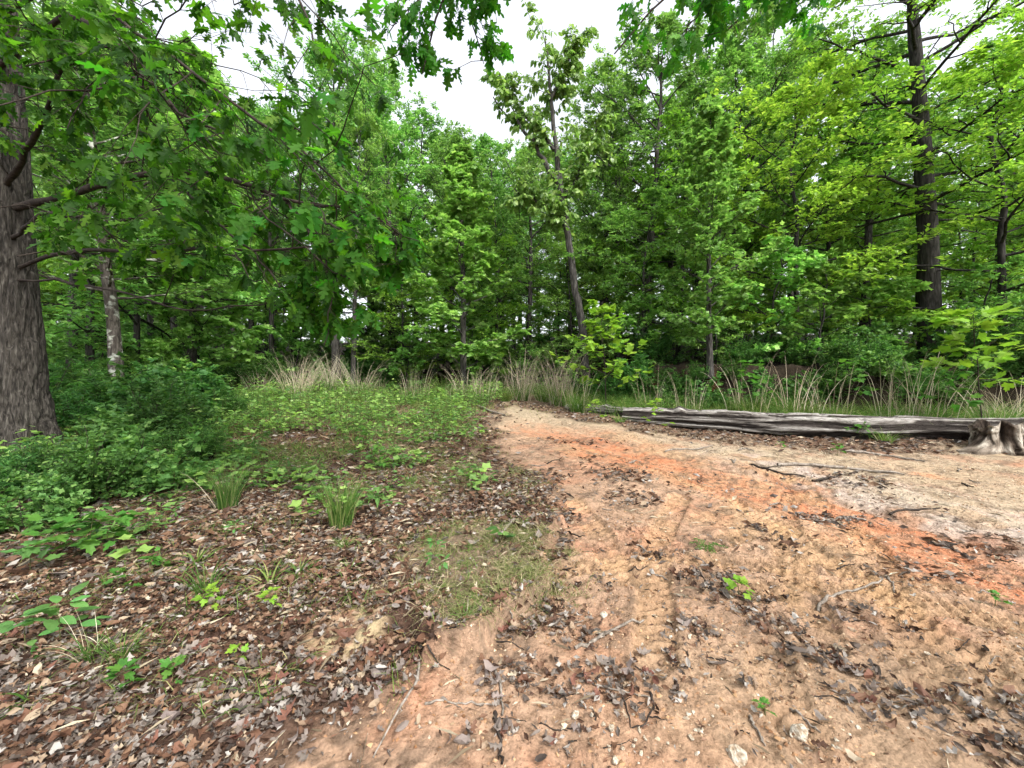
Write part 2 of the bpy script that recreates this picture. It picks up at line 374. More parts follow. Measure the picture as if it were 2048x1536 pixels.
def ground_mat():
    m, N, L = new_mat('clay_ground')
    o = N.new('ShaderNodeOutputMaterial'); p = N.new('ShaderNodeBsdfPrincipled'); p.inputs['Roughness'].default_value = .95; p.inputs['Specular IOR Level'].default_value = .1
    a = N.new('ShaderNodeAttribute'); a.attribute_name = 'soil'
    tc = N.new('ShaderNodeTexCoord')
    n1 = N.new('ShaderNodeTexNoise'); n1.inputs['Scale'].default_value = 16; n1.inputs['Detail'].default_value = 9; n1.inputs['Roughness'].default_value = .75; L.new(tc.outputs['Object'], n1.inputs['Vector'])
    n2 = N.new('ShaderNodeTexVoronoi'); n2.inputs['Scale'].default_value = 55; L.new(tc.outputs['Object'], n2.inputs['Vector'])
    r = ramp(N, [(.32, (.38, .34, .3)), (.5, (1, 1, 1)), (.68, (1.5, 1.47, 1.44))]); L.new(n1.outputs['Fac'], r.inputs['Fac'])
    mu = N.new('ShaderNodeMixRGB'); mu.blend_type = 'MULTIPLY'; mu.inputs[0].default_value = .85
    L.new(a.outputs['Color'], mu.inputs[1]); L.new(r.outputs[0], mu.inputs[2])
    L.new(mu.outputs[0], p.inputs['Base Color'])
    ad = N.new('ShaderNodeMath'); ad.operation = 'MULTIPLY_ADD'; ad.inputs[1].default_value = -.35; L.new(n2.outputs['Distance'], ad.inputs[0]); L.new(n1.outputs['Fac'], ad.inputs[2])
    b = N.new('ShaderNodeBump'); b.inputs['Strength'].default_value = .9; b.inputs['Distance'].default_value = .03
    L.new(ad.outputs[0], b.inputs['Height']); L.new(b.outputs[0], p.inputs['Normal']); L.new(p.outputs[0], o.inputs[0])
    return m

# ------------------------------------------------------------------ ground
def axis(lo, hi, segs):
    out = [lo]
    for end, step0, step1 in segs:
        x = out[-1]; s = x
        n = max(2, int(round(2 * (end - s) / (step0 + step1))))
        st = np.linspace(step0, step1, n); st *= (end - s) / st.sum()
        out += list(s + np.cumsum(st))
    return np.array(out)
gx = axis(-320, 320, [(-60, 40, 8), (-15, 8, .5), (-5, .5, .06), (-1.6, .06, .018), (4.2, .018, .02), (7, .02, .06), (16, .06, .5), (60, .5, 8), (320, 8, 40)])
gy = axis(-60, 420, [(-4, 14, 1.2), (1.2, 1.2, .05), (4.2, .012, .014), (8, .014, .04), (14, .04, .12), (30, .12, .6), (80, .6, 6), (420, 6, 40)])
GX, GY = np.meshgrid(gx, gy)

PATCH = []   # drifts of dead leaves on the clay: world x, y, radii, turn, density
for (px, py, rx, ry, d) in [(1240, 950, 60, 22, .4), (1260, 1000, 70, 20, .4), (1160, 925, 50, 14, .7), (1060, 965, 70, 26, 1), (1075, 1030, 70, 40, .9),
        (1140, 880, 80, 10, .7), (1420, 1165, 80, 30, .9), (1490, 1215, 90, 28, .8), (1570, 1270, 60, 26, .8), (1620, 1320, 100, 30, .9), (1700, 1350, 70, 24, .7), (1380, 1270, 50, 34, .9),
        (1350, 1330, 24, 60, .8), (1490, 1380, 34, 14, .7), (1700, 1400, 60, 20, .7), (1900, 1420, 170, 60, .9), (1990, 1500, 120, 50, .9), (1200, 1390, 180, 60, .8), (1040, 1380, 90, 60, .9),
        (1060, 1250, 110, 40, 1), (1150, 1290, 60, 30, .6), (1100, 1470, 130, 40, .45), (960, 1500, 120, 40, .4), (1560, 1085, 40, 14, .6), (1840, 1150, 120, 22, .5), (1660, 1030, 90, 14, .6),
        (1950, 1080, 120, 22, .4), (1800, 960, 200, 18, .35), (1520, 1060, 30, 10, .7), (1300, 1110, 60, 18, .5), (1180, 1180, 70, 20, .35), (1720, 1240, 150, 30, .3), (2030, 1010, 50, 14, .9), (1110, 1110, 50, 60, .5)]:
    X, Y = gpx(px, py); PATCH.append((X, Y, rx / F * Y, ry * Y * Y / 1320, d))
def drift(x, y):
    r = np.zeros(x.shape); n = (fbm(x * 5, y * 5, 41) - .5) * 1.5
    for X, Y, a, b, d in PATCH:
        q = ((x - X) / a) ** 2 + ((y - Y) / b) ** 2
        r = np.maximum(r, d * .62 * smooth(1.5, .2, q + n))
    return r
def band_mask(x, y):     # leaf-strewn strip in front of and around the log
    return smooth(-.25, .35, y - band_y(x) + (fbm(x * 1.6, y * 1.6, 45) - .5) * 1.2) * smooth(-1, .6, x)
_fx, _fy = gpx(950, 1130)
def turf_mask(x, y):     # thin fine turf on the ledge and by the track
    q = ((x - _fx) / .75) ** 2 + ((y - _fy) / .8) ** 2
    a = smooth(1.5, .3, q + (fbm(x * 3, y * 3, 51) - .5) * 1.6)
    b = smooth(.5, .66, fbm(x * 1.1, y * 1.1, 52)) * verge_mask(x, y) * smooth(3.2, 5, y)
    return np.maximum(a, b * .8)

def soil(x, y):
    vm = verge_mask(x, y)[..., None]; bm = band_mask(x, y)[..., None]
    n1 = fbm(x * .9, y * .9, 61)[..., None]; n2 = fbm(x * 3.1, y * 3.1, 62)[..., None]; n3 = fbm(x * 10, y * 10, 63)[..., None]
    tan = np.array([.345, .226, .15]); red = np.array([.39, .158, .085]); och = np.array([.39, .25, .125]); pale = np.array([.40, .335, .29]); hum = np.array([.075, .045, .032]); straw = np.array([.33, .27, .185])
    S0, D0, _b = poly_st(RED, x, y); stk = (vn(S0 * 1.6, D0 * 13, 70) * .6 + vn(S0 * 3.5, D0 * 30, 71) * .4)[..., None]
    gr = smooth(.3, .62, fbm(x * 9, y * 9, 72))[..., None]
    tan = tan * (.72 + .5 * stk)
    c = tan * (.85 + .3 * n2)
    c = c + (och - c) * smooth(.55, .75, n1) * .4
    c = c + (red - c) * smooth(.5, .7, fbm(x * 1.7, y * 1.7, 65))[..., None] * .42 * (.35 + .65 * gr)
    S, D, B = poly_st(RED, x, y)
    rm = smooth(.85, .05, np.abs(D + .1) + (n2[..., 0] - .5) * 1.2 + (fbm(x * .8, y * .8, 73) - .5) * .5)[..., None] * (.5 + .5 * gr) * (.55 + .45 * smooth(.25, .6, stk))
    c = c + (np.array([.38, .15, .075]) * (.85 + .35 * n3) - c) * rm * .95
    pm = (smooth(.35, .8, D) * smooth(2.4, 1.2, D) * smooth(2.4, 4, x))[..., None] * smooth(.35, .55, n2)
    c = c + (pale - c) * pm * .85
    sm = (smooth(.5, 1.5, D))[..., None] * smooth(.3, .5, fbm(x * 2.2, y * 2.2, 66))[..., None]
    c = c + (straw - c) * sm * .7
    dm = smooth(.47, .62, fbm(x * 4.3, y * 4.3, 67))[..., None] * smooth(.4, .6, fbm(x * 17, y * 17, 68, 3))[..., None]
    c = c + (np.array([.12, .085, .06]) - c) * dm * .65
    for pl, wd, m in TRACKS:
        St, Dt, Bt = poly_st(pl, x, y); k_ = (smooth(wd * .75, wd * .4, Bt) * smooth(.3, .55, fbm(x * 3, y * 3, 74)))[..., None]; c = c + (np.array([.41, .255, .13]) * (.8 + .4 * n3) - c) * k_ * .4
    far = smooth(7.5, 10, y)[..., None]
    c = c + (straw * .9 - c) * far * .7
    bot = smooth(2.6, 1.9, y)[..., None] * smooth(0, 1.0, x)[..., None]
    c = c + (np.array([.34, .235, .15]) - c) * bot * .7
    yx, yy = gpx(690, 1270)
    ym = (smooth(1.4, .3, ((x - yx) / .24) ** 2 + ((y - yy) / .27) ** 2 + (n2[..., 0] - .5)))[..., None]
    v = hum * (.7 + .8 * n3) + (tan * .55 - hum) * smooth(.6, .8, n2) * .5
    c = c + (v - c) * np.maximum(vm * (1 - ym * .9), bm * .75)
    c = c + (np.array([.40, .33, .19]) - c) * ym * smooth(.38, .6, n3) * .85
    tm_ = turf_mask(x, y)[..., None] * (1 - ym); c = c + (np.array([.2, .15, .10]) * (.5 + 1.0 * n3) - c) * tm_ * .7
    # forest floor and the bare red earth of the bank
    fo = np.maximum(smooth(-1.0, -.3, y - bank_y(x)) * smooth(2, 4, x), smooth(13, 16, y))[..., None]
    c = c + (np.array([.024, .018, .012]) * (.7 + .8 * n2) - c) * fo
    bf = (smooth(.02, .2, y - bank_y(x)) * smooth(.6, .3, y - bank_y(x)) * smooth(2.5, 4.5, x))[..., None] * smooth(.62, .72, fbm(x * .8, y * .8, 69))[..., None]
    c = c + (np.array([.16, .065, .03]) - c) * bf * .6
    return np.clip(c * .95, .008, .8)

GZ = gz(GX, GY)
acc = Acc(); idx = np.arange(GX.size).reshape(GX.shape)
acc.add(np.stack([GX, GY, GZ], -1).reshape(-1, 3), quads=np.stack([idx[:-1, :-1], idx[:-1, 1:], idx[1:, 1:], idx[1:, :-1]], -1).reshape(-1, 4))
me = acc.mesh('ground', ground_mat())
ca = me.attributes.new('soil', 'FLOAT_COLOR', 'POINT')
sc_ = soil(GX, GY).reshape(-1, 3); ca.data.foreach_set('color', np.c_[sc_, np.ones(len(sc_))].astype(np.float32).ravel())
tag(link('ground', me), 'sloping red clay clearing with worn track and forest floor', None, None, 'structure')

# ------------------------------------------------------------------ trees
UP = np.array([0, 0, 1.])
def limbs_from(rg, path, rad, n, t0, t1, length, elev, npt=8, rise=.12, wob=.1):
    "limbs on a trunk; length(t) in metres, elev(t) in radians"
    t = np.sort(t0 + (t1 - t0) * (np.arange(n) + rg.random(n)) / n)
    o, T, _ = at(path[None], t[None]); o = o[0]
    az = np.arange(n) * 2.39996 + rg.normal(0, .35, n)
    u = (t - t0) / (t1 - t0); el = elev(u) + rg.normal(0, .12, n)
    D = np.stack([np.cos(az) * np.cos(el), np.sin(az) * np.cos(el), np.sin(el)], 1)
    ln = length(u) * rg.uniform(.75, 1.2, n)
    st = np.linspace(0, 1, npt)[None, :, None]
    W = np.cumsum(rg.normal(0, wob, (n, npt, 3)), 1) / npt ** .5; W[:, 0] = 0
    P = o[:, None] + ln[:, None, None] * (D[:, None] * st + UP * rise * st ** 2 + W * st)
    r0 = np.minimum(np.interp(t, np.linspace(0, 1, len(rad)), rad) * .55, .006 + .014 * ln)
    return P, r0[:, None] * np.linspace(1, .3, npt)

def tree_meshes(name, seed, H, r0, cb, length, elev, nl, n2, n3, q, tpl, lsize, lmat, bmat, lean=(0, 0), crook=.15, rise=.12, droop=.25, tilt=.5, lr2=.42, lr3=.42, tw=.3, wid=None, trunk=None, flat=.45):
    rg = np.random.default_rng(seed); n = 16
    if trunk is None:
        s = np.linspace(0, 1, n); W = np.cumsum(rg.normal(0, crook, (n, 2)), 0) * np.linspace(0, 1, n)[:, None] * .5
        path = np.c_[lean[0] * s * H + W[:, 0], lean[1] * s * H + W[:, 1], s * H - .25]
    else: path = resample(trunk, n, .02, seed)
    s = np.linspace(0, 1, n); rad = r0 * (1 - s) ** .75 + .012 + r0 * .45 * np.exp(-s * H / .35)
    a = Acc()
    k = 14; th = np.arange(k)
    dsp = 1 + (vn(th[None] / 2.0 + 0 * s[:, None], s[:, None] * 6, seed, 7) - .5) * .22
    P2 = resample(path, 40); r2 = np.interp(np.linspace(0, 1, 40), s, rad)
    tubes(a, P2, r2, k, 0, 1 + (vn(np.broadcast_to(th[None] / 2.0, (40, k)), np.broadcast_to(np.linspace(0, 1, 40)[:, None] * 12, (40, k)), seed, 7) - .5) * .25)
    L, lr = limbs_from(rg, path, rad, nl, cb, .985, length, elev, 8, rise)
    tubes(a, L, lr, 5)
    B, br = sprout(rg, L, lr, n2, .25, 1, .75, lr2, 6, rise * .5, .14, flat)
    tubes(a, B, br, 3)
    tm = a.mesh(name + '_trunk', bmat)
    c = Acc()
    Tw, tr = sprout(rg, B, br, n3, .2, 1, .7, lr3, 4, 0, .16, flat, tw, .35)
    Tw2, _ = sprout(rg, L, lr, max(2, n2 // 2), .35, 1, .8, .12, 4, 0, .16, flat, tw, .3)
    TT = np.concatenate([Tw, Tw2, resample(path, 4)[None] * 0 + path[-1] + np.linspace(0, .5, 4)[None, :, None] * UP])
    tubes(c, Tw, tr * .8, 3, 1)
    o, D, N = twig_leaves(rg, TT, q, .1, droop, tilt)
    put_leaves(c, tpl, o, D, N, lsize * rg.uniform(.65, 1.25, len(o)), 0, wid)
    cm = c.mesh(name + '_crown', [lmat, M_TWIG])
    return tm, cm

def put_tree(name, meshes, label, x, y, rz=0, sc=1, group=None, cat='tree', sink=0):
    o = thing(name, label, cat, (x, y, gz1(x, y) - sink), rz, sc, group)
    link('trunk', meshes[0], o)
    c = link('crown', meshes[1], o); c['kind'] = 'stuff'
    return o

cone = lambda m: (lambda u: m * (1 - u) ** .75 * (.55 + .45 * np.minimum(1, u * 6)) + .25)
dome = lambda m: (lambda u: m * np.sqrt(np.clip(1 - (u * 1.02 - .35) ** 2 / .48, .03, 1)))
CANOPY = [tree_meshes('canopy_tree', 100 + i, 14, .17, .32, dome(2.9), lambda u: .25 + .75 * u, 34, 7, 6, 11, DIAM, .155, M_MID, M_BARK, (rx, ry), .12) for i, (rx, ry) in enumerate([(.02, 0), (-.04, .02), (.03, -.03)])]
POPLAR = [tree_meshes('tulip_tree', 120 + i, 12, .12, .12, cone(2.4), lambda u: .45 + .5 * u, 46, 6, 5, 9, TULIP_S, .2, M_TUL, M_BARK, (.01, 0), .08) for i in range(2)]
UNDER = [tree_meshes('understory_tree', 140 + i, 7, .06, .12, dome(2.3), lambda u: .05 + .5 * u, 26, 7, 6, 10, DIAM, .122, M_BEE if i < 2 else M_MID, M_BARKD, (.03 * i - .03, .02), .14, .02, .1, .3, flat=.18) for i in range(3)]
SPRIG = [tree_meshes('young_tree', 160 + i, 3.6, .03, .08, dome(1.25), lambda u: .15 + .6 * u, 18, 5, 3, 8, [OVAL, TULIP_S][i], [.13, .17][i], [M_MID, M_TUL][i], M_BARKD, (.02, 0), .12, .05, .15, .35, tw=.18) for i in range(2)]

def W(px, py, Y): return np.array([(px - 1024) / F * Y, Y, EYE + (768 - py) / F * Y])
def gx_at(px, Y): return (px - 1024) / F * Y

# tall straight tree at the right, custom trunk
def local(pts, base): return [np.array(p) - base for p in pts]
bx, by = gx_at(1862, 12.6), 12.6
base = np.array([bx, by, gz1(bx, by)])
tr = local([base - [0, 0, .3], W(1860, 640, 12.6), W(1852, 420, 12.6), W(1842, 220, 12.5), W(1826, 20, 12.4), W(1815, -150, 12.4), W(1810, -260, 12.4)], base)
m = tree_meshes('tall_tree', 7, 17, .30, .3, dome(3.6), lambda u: .0 + .7 * u, 40, 7, 6, 10, DIAM, .125, M_BEE, M_BARKD, trunk=tr, rise=.02, droop=.1, tilt=.3, flat=.2)
put_tree('tall_tree', m, 'tall dark straight-trunked tree standing on the bank at right', bx, by)

# leaning forked tree hung with leaves, a bare dead limb to its left
by = 14.0; bx = gx_at(1176, by); base = np.array([bx, by, gz1(bx, by)])
tr = local([base - [0, 0, .3], W(1165, 650, by), W(1148, 560, by), W(1138, 480, by), W(1122, 390, by), W(1116, 330, by), W(1106, 240, by), W(1098, 150, by), W(1090, 70, by)], base)
rg = np.random.default_rng(77); a = Acc(); c = Acc()
P = resample(tr, 40, .015, 3); rr = np.interp(np.linspace(0, 1, 40), [0, .04, .3, .55, .8, 1], [.24, .145, .125, .105, .065, .022])
tubes(a, P, rr, 12)
ex = [resample(local([W(1120, 375, by), W(1085, 315, by), W(1062, 285, by), W(1040, 245, by), W(1010, 222, by), W(984, 196, by)], base), 12, .04, 4),
      resample(local([W(1108, 300, by), W(1080, 255, by), W(1040, 215, by), W(1012, 180, by), W(1000, 150, by)], base), 12, .04, 5),
      resample(local([W(1128, 400, by), W(1160, 340, by), W(1185, 290, by), W(1200, 240, by)], base), 12, .04, 6),
      resample(local([W(1102, 200, by), W(1130, 150, by), W(1140, 110, by), W(1150, 80, by)], base), 12, .04, 8),
      resample(local([W(1132, 440, by), W(1090, 410, by), W(1060, 400, by), W(1030, 380, by)], base), 12, .04, 9)]
for i, e in enumerate(ex): tubes(a, e, np.linspace(.1, .02, 12) if i == 0 else np.linspace(.07, .02, 12), 6)
tubes(a, resample(local([W(1040, 245, by), W(1020, 205, by), W(1008, 192, by)], base), 6, .02, 2), np.linspace(.03, .008, 6), 5)
main = np.array([resample(P[16:], 12)] + ex[1:]); mr_ = np.full((len(main), 12), .05)
B, br = sprout(rg, main, mr_, 24, .05, 1, 1.1, .2, 5, -.05, .16, .9, .45, .2); tubes(a, B, br * .4, 3)
T2, t2 = sprout(rg, B, br * .4, 4, .2, 1, .8, .5, 4, -.1, .16, .6, .3, .2); tubes(c, T2, t2 * .7, 3, 1)
o, D, N = twig_leaves(rg, np.concatenate([B[:, :4], T2]), 10, .1, .9, .7)
put_leaves(c, OVAL, o, D, N, .2 * rg.uniform(.7, 1.2, len(o)), 0)
put_tree('forked_tree', (a.mesh('forked_tree_trunk', M_BARK), c.mesh('forked_tree_crown', [M_TUL, M_TWIG])), 'leaning forked tree with bare dead limb above the clearing centre', bx, by)

SKYL = np.array([(-900, -900), (-200, -300), (250, -200), (290, 70), (500, 90), (560, 0), (640, 30), (690, 70), (770, 110), (795, 230), (850, 245), (905, 178), (950, 260), (1005, 290), (1030, 200), (1180, 150), (1230, 90), (1300, 70), (1400, 60), (1480, 20), (1560, 60), (1700, 90), (1800, 40), (1950, 60), (2048, 0), (2400, -200), (3500, -900)])
def fit(x, Y, sz, H, hw):
    "tallest a tree may stand there without closing the open sky of the clearing"
    lim = max(np.interp(1024 + F * (x + d) / Y, SKYL[:, 0], SKYL[:, 1]) for d in (-hw * .5, 0, hw * .5))
    top = EYE + (768 - lim) / F * Y - gz1(x, Y)
    return max(.25, min(sz, top / H))
HERO = [  # px, depth, mesh, turn, scale, label
    (925, 15.0, POPLAR[0], .4, (.95, .95, .93), 'tulip_tree', 'conical bright green tulip tree in the middle of the wood edge'),
    (1420, 11.2, POPLAR[1], 1.9, (.62, .62, .62), 'tulip_tree', 'young tulip tree with pale stem on the bank behind the log'),
    (672, 18, CANOPY[0], 2.2, (1.0, 1.0, 1.12), 'forest_tree', 'stout grey trunk rising behind the dry grass left of the track'),
    (240, 9.6, CANOPY[1], .9, (.85, .85, .9), 'lichen_tree', 'grey trunk with pale lichen patches right of the big oak'),
    (790, 20, CANOPY[2], 4.1, (.95, .95, .98), 'forest_tree', 'straight trunk beside the far end of the track'),
    (740, 25, CANOPY[0], .7, (1.2, 1.2, 1.3), 'forest_tree', 'tall leafy tree left of the open gap of sky'),
    (1055, 19, CANOPY[2], 1.1, (.8, .8, .78), 'forest_tree', 'slim dark trunk between the tulip tree and the leaning tree'),
    (1290, 17, CANOPY[1], 2.8, (1.05, 1.05, 1.15), 'forest_tree', 'broad leafy tree right of the leaning forked tree'),
    (1480, 19, CANOPY[0], 5.2, (1.2, 1.2, 1.3), 'forest_tree', 'tall tree rising above the young tulip tree'),
    (1640, 16, UNDER[0], 3.3, (1.5, 1.5, 1.6), 'spreading_tree', 'spreading light green tree left of the tall dark trunk'),
    (1725, 15, CANOPY[2], .2, (.9, .9, 1.05), 'forest_tree', 'dark trunk close left of the tall tree on the bank'),
    (2010, 11.5, UNDER[1], 1.3, (1.5, 1.5, 1.7), 'spreading_tree', 'spreading dark green tree at the right edge of the view'),
    (2000, 15, CANOPY[1], 4.3, (1.1, 1.1, 1.2), 'forest_tree', 'slim tree behind the maple sapling at the right edge'),
    (140, 13, CANOPY[2], 2.0, (.8, .8, .95), 'forest_tree', 'slanting grey trunk between the big oak and the lichen trunk'),
    (830, 26, CANOPY[1], 3.0, (1.0, 1.0, 1.1), 'forest_tree', 'narrow trunk just left of the conical tulip tree'),
    (300, 15, CANOPY[0], 1.2, (.7, .7, .9), 'forest_tree', 'slim trunk right of the lichen trunk under the oak limbs'), (345, 18, CANOPY[2], 2.2, (.8, .8, .95), 'forest_tree', 'dark trunk half hidden by oak leaves left of the dry grass'),
    (400, 16, CANOPY[1], 3.1, (.65, .65, .85), 'forest_tree', 'crooked dark trunk behind the shrubs left of the dry grass'), (435, 21, CANOPY[0], 4.6, (.8, .8, .95), 'forest_tree', 'thin trunk right of the crooked dark trunk'), (705, 17, CANOPY[2], .6, (.6, .6, .8), 'forest_tree', 'thin trunk beside the stout grey trunk'),
    (178, 12, CANOPY[0], 5.5, (.6, .6, .8), 'forest_tree', 'pale thin trunk left of the lichen trunk'), (995, 18, CANOPY[1], 1.9, (.5, .5, .6), 'forest_tree', 'slender stem right of the conical tulip tree'), (1235, 18, CANOPY[0], 3.7, (.6, .6, .75), 'forest_tree', 'slender dark stem right of the leaning tree'),
    (468, 19, CANOPY[1], 1.4, (.7, .7, .85), 'forest_tree', 'dark trunk leftmost of the group behind the dry grass row'), (505, 22, CANOPY[0], 3.4, (.8, .8, .95), 'forest_tree', 'second dark trunk of the group behind the dry grass row'),
    (545, 20, CANOPY[2], 5.0, (.7, .7, .9), 'forest_tree', 'slim dark trunk in the middle of the group behind the dry grass'), (590, 23, CANOPY[1], .3, (.85, .85, .95), 'forest_tree', 'slim trunk left of the stout grey trunk'), (745, 23, UNDER[2], 2.0, (1.4, 1.4, 1.5), 'forest_tree', 'low branched dark trunk left of the track end'),
    (1580, 23, CANOPY[2], 1.0, (1.2, 1.2, 1.35), 'forest_tree', 'tall tree whose crown fills the sky at upper right')]
LICH = None
taken = []
for px, Y, ms, rz, s, nm, lb in HERO:
    x = gx_at(px, Y)
    H0 = 14.5 if ms in CANOPY else 12.5 if ms in POPLAR else 7.5
    s = (s[0], s[1], fit(x, Y, s[2], H0, 1.5))
    if nm == 'lichen_tree':
        tm = ms[0].copy(); tm.materials.clear(); tm.materials.append(M_BARKL); ms = (tm, ms[1])
    put_tree(nm, ms, lb, x, Y, rz, s); taken.append((x, Y, 1.2))
taken += [(bx, by, 1.2), (gx_at(1862, 12.6), 12.6, 1.4)]

def zone(x, Y):
    q = 1024 + F * x / Y
    z = 'behind the big left oak' if q < 420 else 'behind the dry grass row' if q < 800 else 'round the far end of the track' if q < 1110 else 'behind the left half of the log' if q < 1500 else 'behind the right half of the log' if q < 1880 else 'at the far right of the wood'
    return z, ('in the front rank ' if Y < 16 else 'in the middle rank ' if Y < 26 else 'deep in the wood ')
# the wood behind: canopy trees, understory trees and young growth, each one an individual
rg = np.random.default_rng(5)
def scatter(n, ymin, ymax, gap, ok):
    got = []; tries = 0
    while len(got) < n and tries < 40000:
        tries += 1
        Y = ymin + (ymax - ymin) * rg.random(); x = (rg.random() * 2 - 1) * (1.3 * Y + 1)
        if not ok(x, Y): continue
        if any((x - a) ** 2 + (Y - b) ** 2 < (gap * .6 + .5 * g) ** 2 for a, b, g in taken + got): continue
        got.append((x, Y, gap))
    return got
def opening(x, Y):   # the old track runs back into the wood here
    return abs(x - (-.175 * Y)) < 1.3 and Y < 21
def in_wood(x, Y):
    if opening(x, Y): return False
    if x > 2: return Y > bank_y(x) + 1.2
    if x > -.72 * Y: return Y > 17
    return Y > 11
for i, (x, Y, g) in enumerate(scatter(88, 11, 48, 2.6, in_wood)):
    s = rg.uniform(.8, 1.15) * (1 if Y < 24 else 1.1)
    if 1024 + F * x / Y > 1450 and Y < 30 and i % 2: continue
    po = rg.random() < .3; ms = POPLAR[i % 2] if po else CANOPY[i % 3]
    sz = fit(x, Y, s * rg.uniform(.92, 1.1), 12.5 if po else 14.5, 2.5); s = min(s, sz * 1.25)
    zn, rk = zone(x, Y); put_tree('tulip_tree' if po else 'forest_tree', ms, ('narrow tulip tree ' if po else 'slender leafy tree ') + rk + zn, x, Y, rg.random() * 6.28, (s, s, sz), ('tulip trees ' if po else 'slender trees ') + rk + zn)
taken = [t for t in taken if False]
for i, (x, Y, g) in enumerate(scatter(105, 11, 46, 2.1, in_wood)):
    s = rg.uniform(.75, 1.3)
    if (-.75 * Y < x < -.3 * Y and Y < 24) or (1770 < 1024 + F * x / Y < 1940 and Y < 13.5): continue
    zn, rk = zone(x, Y); put_tree('understory_tree', UNDER[i % 3], 'low spreading tree ' + rk + zn, x, Y, rg.random() * 6.28, s, 'understory trees ' + rk + zn)
taken = [t for t in taken if False]
def before_trunk(x, Y):
    q = 1024 + F * x / Y; return (1770 < q < 1940 and Y < 13) or (1090 < q < 1200 and Y < 14.2)
def fringe(x, Y):
    if opening(x, Y): return False
    if x > 2: return bank_y(x) + .5 < Y < bank_y(x) + 5
    if x > -.3 * Y: return 15.5 < Y < 24
    if x > -.75 * Y: return 20 < Y < 24
    return 10 < Y < 22
for i, (x, Y, g) in enumerate(scatter(95, 9, 24, 1.15, fringe)):
    s = rg.uniform(.45, 1.0)
    if before_trunk(x, Y): continue
    zn, rk = zone(x, Y); k_ = ['oval', 'lobed'][i % 2]; put_tree('young_tree', SPRIG[i % 2], f'young {k_}-leaved sapling ' + rk + zn, x, Y, rg.random() * 6.28, s, f'{k_}-leaved saplings ' + rk + zn, 'sapling')

# ------------------------------------------------------------------ the big oak at the left edge and the oak overhead
def fbm_per(u, v, s, per):
    return (vn(u * per, v, s, per) * .55 + vn(u * per * 2, v * 2, s + 1, per * 2) * .3 + vn(u * per * 4, v * 4, s + 2, per * 4) * .15)
OAKV = [oak_leaf(f, c, r, i) for i, (f, c, r) in enumerate([(.15, .18, 0), (.05, .3, .1), (.3, .1, 0), (.1, .4, .2), (.2, .25, .3), (-.1, .15, 0)])]
def leaf_mesh(name, tpl, mat):
    a = Acc(); a.add(tpl[0], tris=tpl[1]); return a.mesh(name, mat)
OAKM = [leaf_mesh('oak_leaf', t, M_OAK) for t in OAKV]

def mat_from(pos, D, N, s, w=1.0):
    D = D / np.linalg.norm(D); N = N - D * (N @ D); N = N / np.linalg.norm(N); X = np.cross(D, N)
    M = Matrix(((X[0] * s * w, D[0] * s, N[0] * s, pos[0]), (X[1] * s * w, D[1] * s, N[1] * s, pos[1]), (X[2] * s * w, D[2] * s, N[2] * s, pos[2]), (0, 0, 0, 1)))
    return M

def leaf_parts(parent, meshes, pos, D, N, size, base, rg):
    for i in range(len(pos)):
        o = link('leaf', meshes[int(rg.integers(len(meshes)))], parent); o.matrix_local = mat_from(pos[i] - base, D[i], N[i], float(size[i]))

def in_view(p, m=1.02):
    px = 1024 + F * p[:, 0] / np.maximum(p[:, 1], .1); py = 768 - F * (p[:, 2] - EYE) / np.maximum(p[:, 1], .1)
    return (p[:, 1] > .5) & (px > -20) & (px < 2068) & (py > -20) & (py < 1556)

